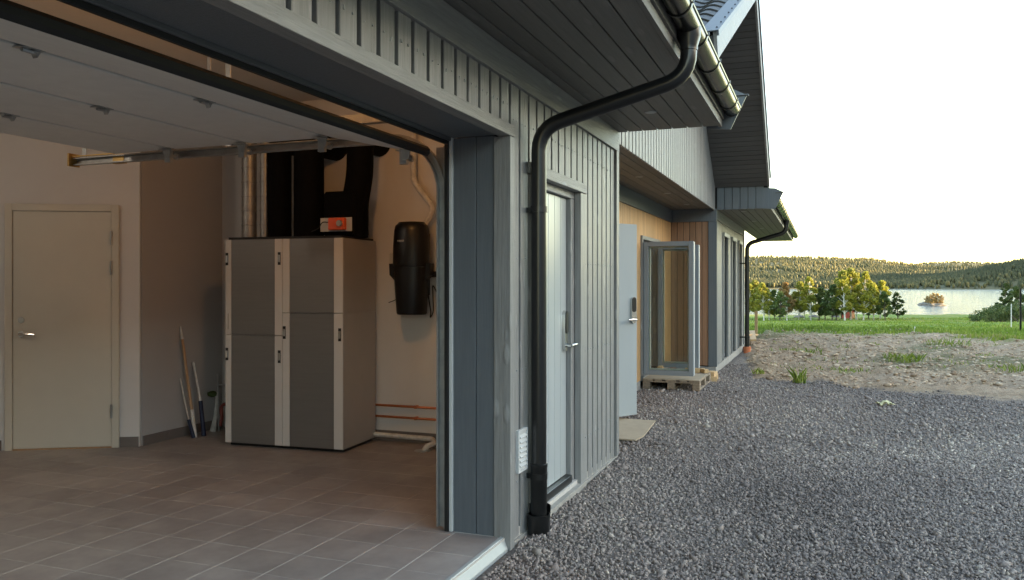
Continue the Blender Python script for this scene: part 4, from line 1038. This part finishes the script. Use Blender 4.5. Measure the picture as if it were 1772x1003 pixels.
offcut(12.48, 1.83, .150, .22, .08, .07, 100, 'pale wood offcut standing on the pallet behind the open leaf')
offcut(12.35, 2.10, .160, .14, .09, .07, 20, 'reddish wood offcut on the pallet seen through the glass', 'cedar_red')
offcut(12.13, 2.25, .160, .12, .07, .11, 5, 'pale upright wood offcut on the pallet near the hinges')
offcut(13.0, 1.60, .0, .16, .1, .1, 60, 'square wood block against the concrete plinth corner')
bd = part('door_mat_board', MB().prism([(7.52, 1.63), (7.75, 1.60), (8.66, 1.66), (8.66, 2.32), (7.52, 2.32)], 'z', .022, .036), 'fibreboard', None); tag(bd, 'beige fibreboard sheet lying on the gravel before the entrance door', 'board')
# crumpled rag
bm = bmesh.new(); bmesh.ops.create_grid(bm, x_segments=18, y_segments=12, size=.5)
for v_ in bm.verts:
    x, y = v_.co.x, v_.co.y
    n1 = mnoise.noise(Vector((x * 4 + 3, y * 4, 1.7))); n2 = mnoise.noise(Vector((x * 9, y * 9, 5)))
    v_.co = Vector((x * .19 + n2 * .01, y * .12 + n1 * .015, .02 + max(0, .022 + n1 * .05 + n2 * .018) * (1.2 - abs(x) * 1.2)))
bmesh.ops.solidify(bm, geom=bm.faces[:], thickness=.004)
me = bpy.data.meshes.new('rag'); bm.to_mesh(me); bm.free(); me.materials.append(MATS['rag'])
for p in me.polygons: p.use_smooth = True
o = link('work_glove', me, loc=(10.9, -.73, .004), rotz=R(-60)); tag(o, 'crumpled pale yellow rag lying alone on the gravel', 'rag')

# stakes, posts and lumber at the far end
def stake(px, py, h, r, m, label, name='stake', tilt=0):
    D = 24.0
    for _ in range(30):
        p = at(px, D); z = float(gz(np.array([p.x]), np.array([p.y]))[0]); D = 1400 * (CAMH - z) / (py - 491)
    p = at(px, D); o = part(name, MB().tube([(p.x, p.y, z - .2), (p.x + tilt, p.y, z + h)], r, 6), m, None); tag(o, label, 'post'); return p, z
stake(1766, 581, 1.42, .028, 'metal_black', 'thin dark metal post at the edge of the meadow', 'fence_post')
stake(1750, 567, .9, .018, 'white_worn', 'short pale stake with worn white paint before the bushes')
stake(1583, 574, .16, .02, 'white_worn', 'tiny white marker peg at the border of the meadow', 'marker_peg')
o = part('wood_stake', MB().box(24.4, 24.46, 1.72, 1.80, -.2, .72), 'lumber', None); tag(o, 'upright raw timber stake beyond the far downpipe', 'stake')
def board3(name, p0, p1, w, h, m, label):
    a, b = Vector(p0), Vector(p1); t = (b - a).normalized(); s_ = Vector((-t.y, t.x, 0)).normalized(); u = t.cross(s_)
    q = [a + s_ * i * w / 2 + u * j * h / 2 for i, j in ((-1, -1), (1, -1), (1, 1), (-1, 1))] + [b + s_ * i * w / 2 + u * j * h / 2 for i, j in ((-1, -1), (1, -1), (1, 1), (-1, 1))]
    o = part(name, MB().add(q, [(3, 2, 1, 0), (4, 5, 6, 7), (0, 1, 5, 4), (1, 2, 6, 5), (2, 3, 7, 6), (3, 0, 4, 7)]), m, None); tag(o, label, 'plank', 'planks past the far wall')
board3('loose_plank', (20.0, 1.62, .06), (23.6, 1.78, .10), .12, .05, 'old_wood', 'lowest weathered plank on the ground past the far wall')
board3('loose_plank', (19.9, 1.50, .17), (22.8, 1.75, .22), .14, .04, 'lumber', 'light plank lying across the weathered one past the far wall')
board3('loose_plank', (19.6, 1.75, .30), (22.6, 1.62, .14), .10, .04, 'cedar', 'slanting orange plank on the pile past the far wall')
o = part('brick', MB().box(18.75, 18.95, 1.50, 1.60, 0, .1).box(18.62, 18.74, 1.52, 1.62, .0, .06), 'terracotta', None, bevel=.006); tag(o, 'broken red clay block beside the far downpipe', 'brick')
for (px, py) in ((1316, 648), (1308, 660)): pass

# ================================================================== TREES, BUSHES, ISLAND, SHED
def leaves_mesh(name, material, clumps, n_, size, seed):
    g_ = np.random.default_rng(seed); P = []
    wts = np.array([c_[3] ** 2 for c_ in clumps]); wts = wts / wts.sum()
    ci = g_.choice(len(clumps), n_, p=wts)
    C = np.array([c_[:3] for c_ in clumps])[ci]; rr = np.array([c_[3] for c_ in clumps])[ci]
    d = g_.normal(0, 1, (n_, 3)); d /= np.linalg.norm(d, axis=1)[:, None]
    rad = rr * g_.uniform(.25, 1.08, n_) ** .6
    P = C + d * rad[:, None] * np.array([1, 1, .9])
    a = g_.normal(0, 1, (n_, 3)); a /= np.linalg.norm(a, axis=1)[:, None]; b = np.cross(a, g_.normal(0, 1, (n_, 3))); b /= np.linalg.norm(b, axis=1)[:, None]
    s_ = size * g_.uniform(.6, 1.4, n_)[:, None]
    V = np.stack([P - a * s_, P + b * s_ * .6, P + a * s_, P - b * s_ * .6], 1).reshape(-1, 3)
    return npmesh(name, V, np.arange(n_ * 4).reshape(-1, 4), material)
def tree_parts(kind, seed):
    g_ = np.random.default_rng(seed)
    H = 1.0; lean = g_.uniform(-.04, .04, 2)
    tr = MB(); trunk = [(lean[0] * t, lean[1] * t, t * .9 * H) for t in np.linspace(0, 1, 6)]
    tr.tube([(p[0], p[1], p[2] - .02) for p in trunk], [.014, .012, .010, .008, .005, .002], 6)
    clumps = []
    lo, wd = {'birch': (.24, .17), 'round': (.2, .22), 'thin': (.22, .19)}[kind]
    for i in range(44):
        t = lo + (1 - lo) * ((i + .5) / 44); prof = math.sin(math.pi * min(1, ((t - lo) / (1 - lo)) ** .8 * .84 + .14)) ** .8
        a = g_.uniform(0, 6.28); q_ = wd * prof * g_.uniform(.35, 1)
        c_ = (lean[0] * t + q_ * math.cos(a), lean[1] * t + q_ * math.sin(a), t * .96)
        clumps.append((*c_, g_.uniform(.025, .062) * (1.15 if kind != 'thin' else .8)))
        b0 = t - .12
        tr.tube([(lean[0] * b0, lean[1] * b0, b0 * .9), c_], [.005, .002], 4)
    return tr, clumps
PROTO = {}
def tree(px, base_y, top_y, kind, fol, seed, label, D=None, bark='bark_birch', n_=5200, lsize=.017, name='birch_tree', cat='tree', group='trees along the lake shore'):
    if D is None: D = 108 + (seed * 37 % 11) - 5
    p = at(px, D); z = float(gz(np.array([p.x]), np.array([p.y]))[0])
    z = max(z, -3.65) if D < 150 else -3.5
    H = (base_y - top_y) * D / 1400
    ztop = CAMH + (491 - top_y) * D / 1400; H = ztop - z
    k = (kind, fol, seed % 5, bark)
    if k not in PROTO:
        tr, cl = tree_parts(kind, seed % 5 + 10)
        PROTO[k] = (tr.mesh('trunk', bark, True), leaves_mesh('crown', fol, cl, n_, lsize, seed))
    t = thing(name, (p.x, p.y, z - .05), label, cat, group)
    s_ = H * random.uniform(.92, 1.1)
    t.scale = (s_ * 1.25, s_ * 1.25, H); t.rotation_euler[2] = random.uniform(0, 6.28)
    for nm, me_ in zip(('trunk', 'crown'), PROTO[k]):
        o = bpy.data.objects.new(nm, me_); col.objects.link(o); o.parent = t
LB = 'yellow-topped birch in the row along the lake shore'; LG = 'low green tree between the birches along the lake shore'
SP = [(1296, 490, 'birch', 1), (1308, 484, 'birch', 2), (1322, 488, 'birch', 3), (1331, 498, 'birch', 4), (1362, 487, 'birch', 6), (1382, 486, 'birch', 7), (1392, 492, 'birch', 8), (1403, 477, 'birch', 9),
      (1462, 466, 'birch', 11), (1472, 463, 'birch', 12), (1482, 470, 'birch', 13), (1494, 468, 'birch', 14), (1512, 487, 'birch', 15), (1523, 484, 'birch', 16)]
for (px, ty, kd, sd_) in SP:
    if px == 1362: tree(px, 553, ty, 'birch', 'foliage_orange', sd_, 'birch with orange-brown leaves in the row along the lake shore')
    elif px in (1462, 1472, 1482, 1494): tree(px, 553, ty, kd, 'foliage_birch', sd_, 'tallest broad birch of the dense group by the red shed')
    else: tree(px, 553, ty, kd, 'foliage_birch', sd_, 'yellow-topped birch in the shore clump nearest the house' if px < 1350 else 'yellow-topped birch between the orange-brown birch and the tall group' if px < 1450 else 'yellow-topped birch between the tallest group and the lone tree')
for (px, ty, sd_) in [(1341, 500, 21), (1349, 503, 22), (1417, 496, 23), (1428, 499, 24), (1440, 491, 25), (1447, 497, 26), (1503, 500, 27), (1532, 503, 28), (1456, 498, 30)]:
    tree(px, 553, ty, 'round', 'foliage_green', sd_, 'low green shore tree between the house-side clump and the orange-brown birch' if px < 1360 else 'low green shore tree between the yellow birches and the red shed' if px < 1460 else 'low green shore tree at the foot of the tallest birches', bark='bark', name='shore_tree')
tree(1554, 553, 504, 'round', 'foliage_green', 34, 'small dark green tree standing alone on the shore before open water', D=112, bark='bark', name='shore_tree')
tree(1738, 553, 488, 'thin', 'foliage_green', 41, 'loose tall green tree rising from the bushes at the shore', D=84, bark='bark', name='shore_tree')
tree(1762, 553, 494, 'round', 'foliage_green', 43, 'round green tree above the bushes at the shore', D=80, bark='bark', name='shore_tree')
# bushes
def bush(px, D, top_y, wpx, seed, label):
    p = at(px, D); z = float(gz(np.array([p.x]), np.array([p.y]))[0]); H = max(.8, CAMH + (491 - top_y) * D / 1400 - z); W = wpx * D / 1400 / 2
    g_ = np.random.default_rng(seed); cl = []
    st = MB()
    for i in range(22):
        a = g_.uniform(0, 6.28); q_ = W * math.sqrt(g_.uniform(0, 1)); t = H * g_.uniform(.25, .82) * (1 - .45 * (q_ / W) ** 2)
        c_ = (q_ * math.cos(a), q_ * math.sin(a), t); cl.append((*c_, H * g_.uniform(.14, .26))); st.tube([(q_ * .3 * math.cos(a), q_ * .3 * math.sin(a), -.05), c_], [.03, .01], 4)
    t = thing('bush', (p.x, p.y, z), label, 'bush', 'bushes on the lake shore')
    part('stems', st, 'bark', t, local=True); link('crown', leaves_mesh('crown', 'foliage_bush', cl, 2600, .085, seed), t, local=True)
bush(1706, 84, 526, 46, 1, 'low end bush of the shore thicket, beside the open water')
bush(1736, 80, 520, 62, 2, 'broad bush at the foot of the loose tall tree')
bush(1775, 76, 512, 76, 3, 'tall bush behind the thin metal post')
bush(1722, 90, 524, 50, 5, 'bush tucked behind the front shore bushes')
# island
isl = at(1612, 191, -3.6)
bm = bmesh.new(); bmesh.ops.create_icosphere(bm, subdivisions=4, radius=1)
for v_ in bm.verts:
    n1 = mnoise.noise(v_.co * 2.2); v_.co = Vector((v_.co.x * 2.2 * (1 + .2 * n1), v_.co.y * 3.0 * (1 + .25 * n1), v_.co.z * .95 * (1 + .3 * n1)))
me = bpy.data.meshes.new('island_rock'); bm.to_mesh(me); bm.free(); me.materials.append(MATS['rock'])
for p in me.polygons: p.use_smooth = True
tag(link('island_rock', me, loc=isl), 'low bare rock islet in the lake', 'islet')
for i, (dx, dpx, ty) in enumerate(((0, 0, 506), (.6, -11, 511), (-.4, 13, 510), (.2, 6, 507), (-.3, -6, 508))):
    tree(1616 + dpx, 528, ty, 'round', 'foliage_rust', 50 + i, 'small rust-coloured tree growing on the rock islet', D=190 + dx, bark='bark', n_=900, lsize=.035, name='islet_tree', group='trees on the islet')
# shed by the shore
sp = at(1467, 116); zs = float(gz(np.array([sp.x]), np.array([sp.y]))[0])
sh = thing('shore_shed', (sp.x, sp.y, zs), 'tiny red wooden shed among the birches on the shore', 'shed', rotz=TH + R(25))
part('wall', MB().box(-.6, .6, -.7, .7, -.1, 1.0).prism([(-.7, 1.0), (.7, 1.0), (0, 1.5)], 'x', -.6, .6), 'shed_red', sh, local=True)
part('door', MB().box(-.63, -.601, -.6, .1, .0, .9), 'shed_light', sh, local=True)
part('roof', MB().prism([(-.85, .98), (0, 1.56), (.85, .98), (.85, 1.05), (0, 1.64), (-.85, 1.05)], 'x', -.75, .75), 'metal_black', sh, local=True)
for i, (px, D, s_) in enumerate(((1384, 118, .5), (1408, 120, .45), (1446, 121, .4), (1352, 122, .35))):
    p = at(px, D); z = float(gz(np.array([p.x]), np.array([p.y]))[0]); bm = bmesh.new(); bmesh.ops.create_icosphere(bm, subdivisions=3, radius=s_)
    for v_ in bm.verts: v_.co *= 1 + .3 * mnoise.noise(v_.co * 3 + Vector((i, 0, 0))); v_.co.z *= .7; v_.co.y *= 1.5
    me = bpy.data.meshes.new('shore_rock'); bm.to_mesh(me); bm.free(); me.materials.append(MATS['rock'])
    tag(link('shore_rock', me, loc=(p.x, p.y, z + .1)), 'grey boulder lying under the birches at the water', 'boulder', 'boulders at the shore')
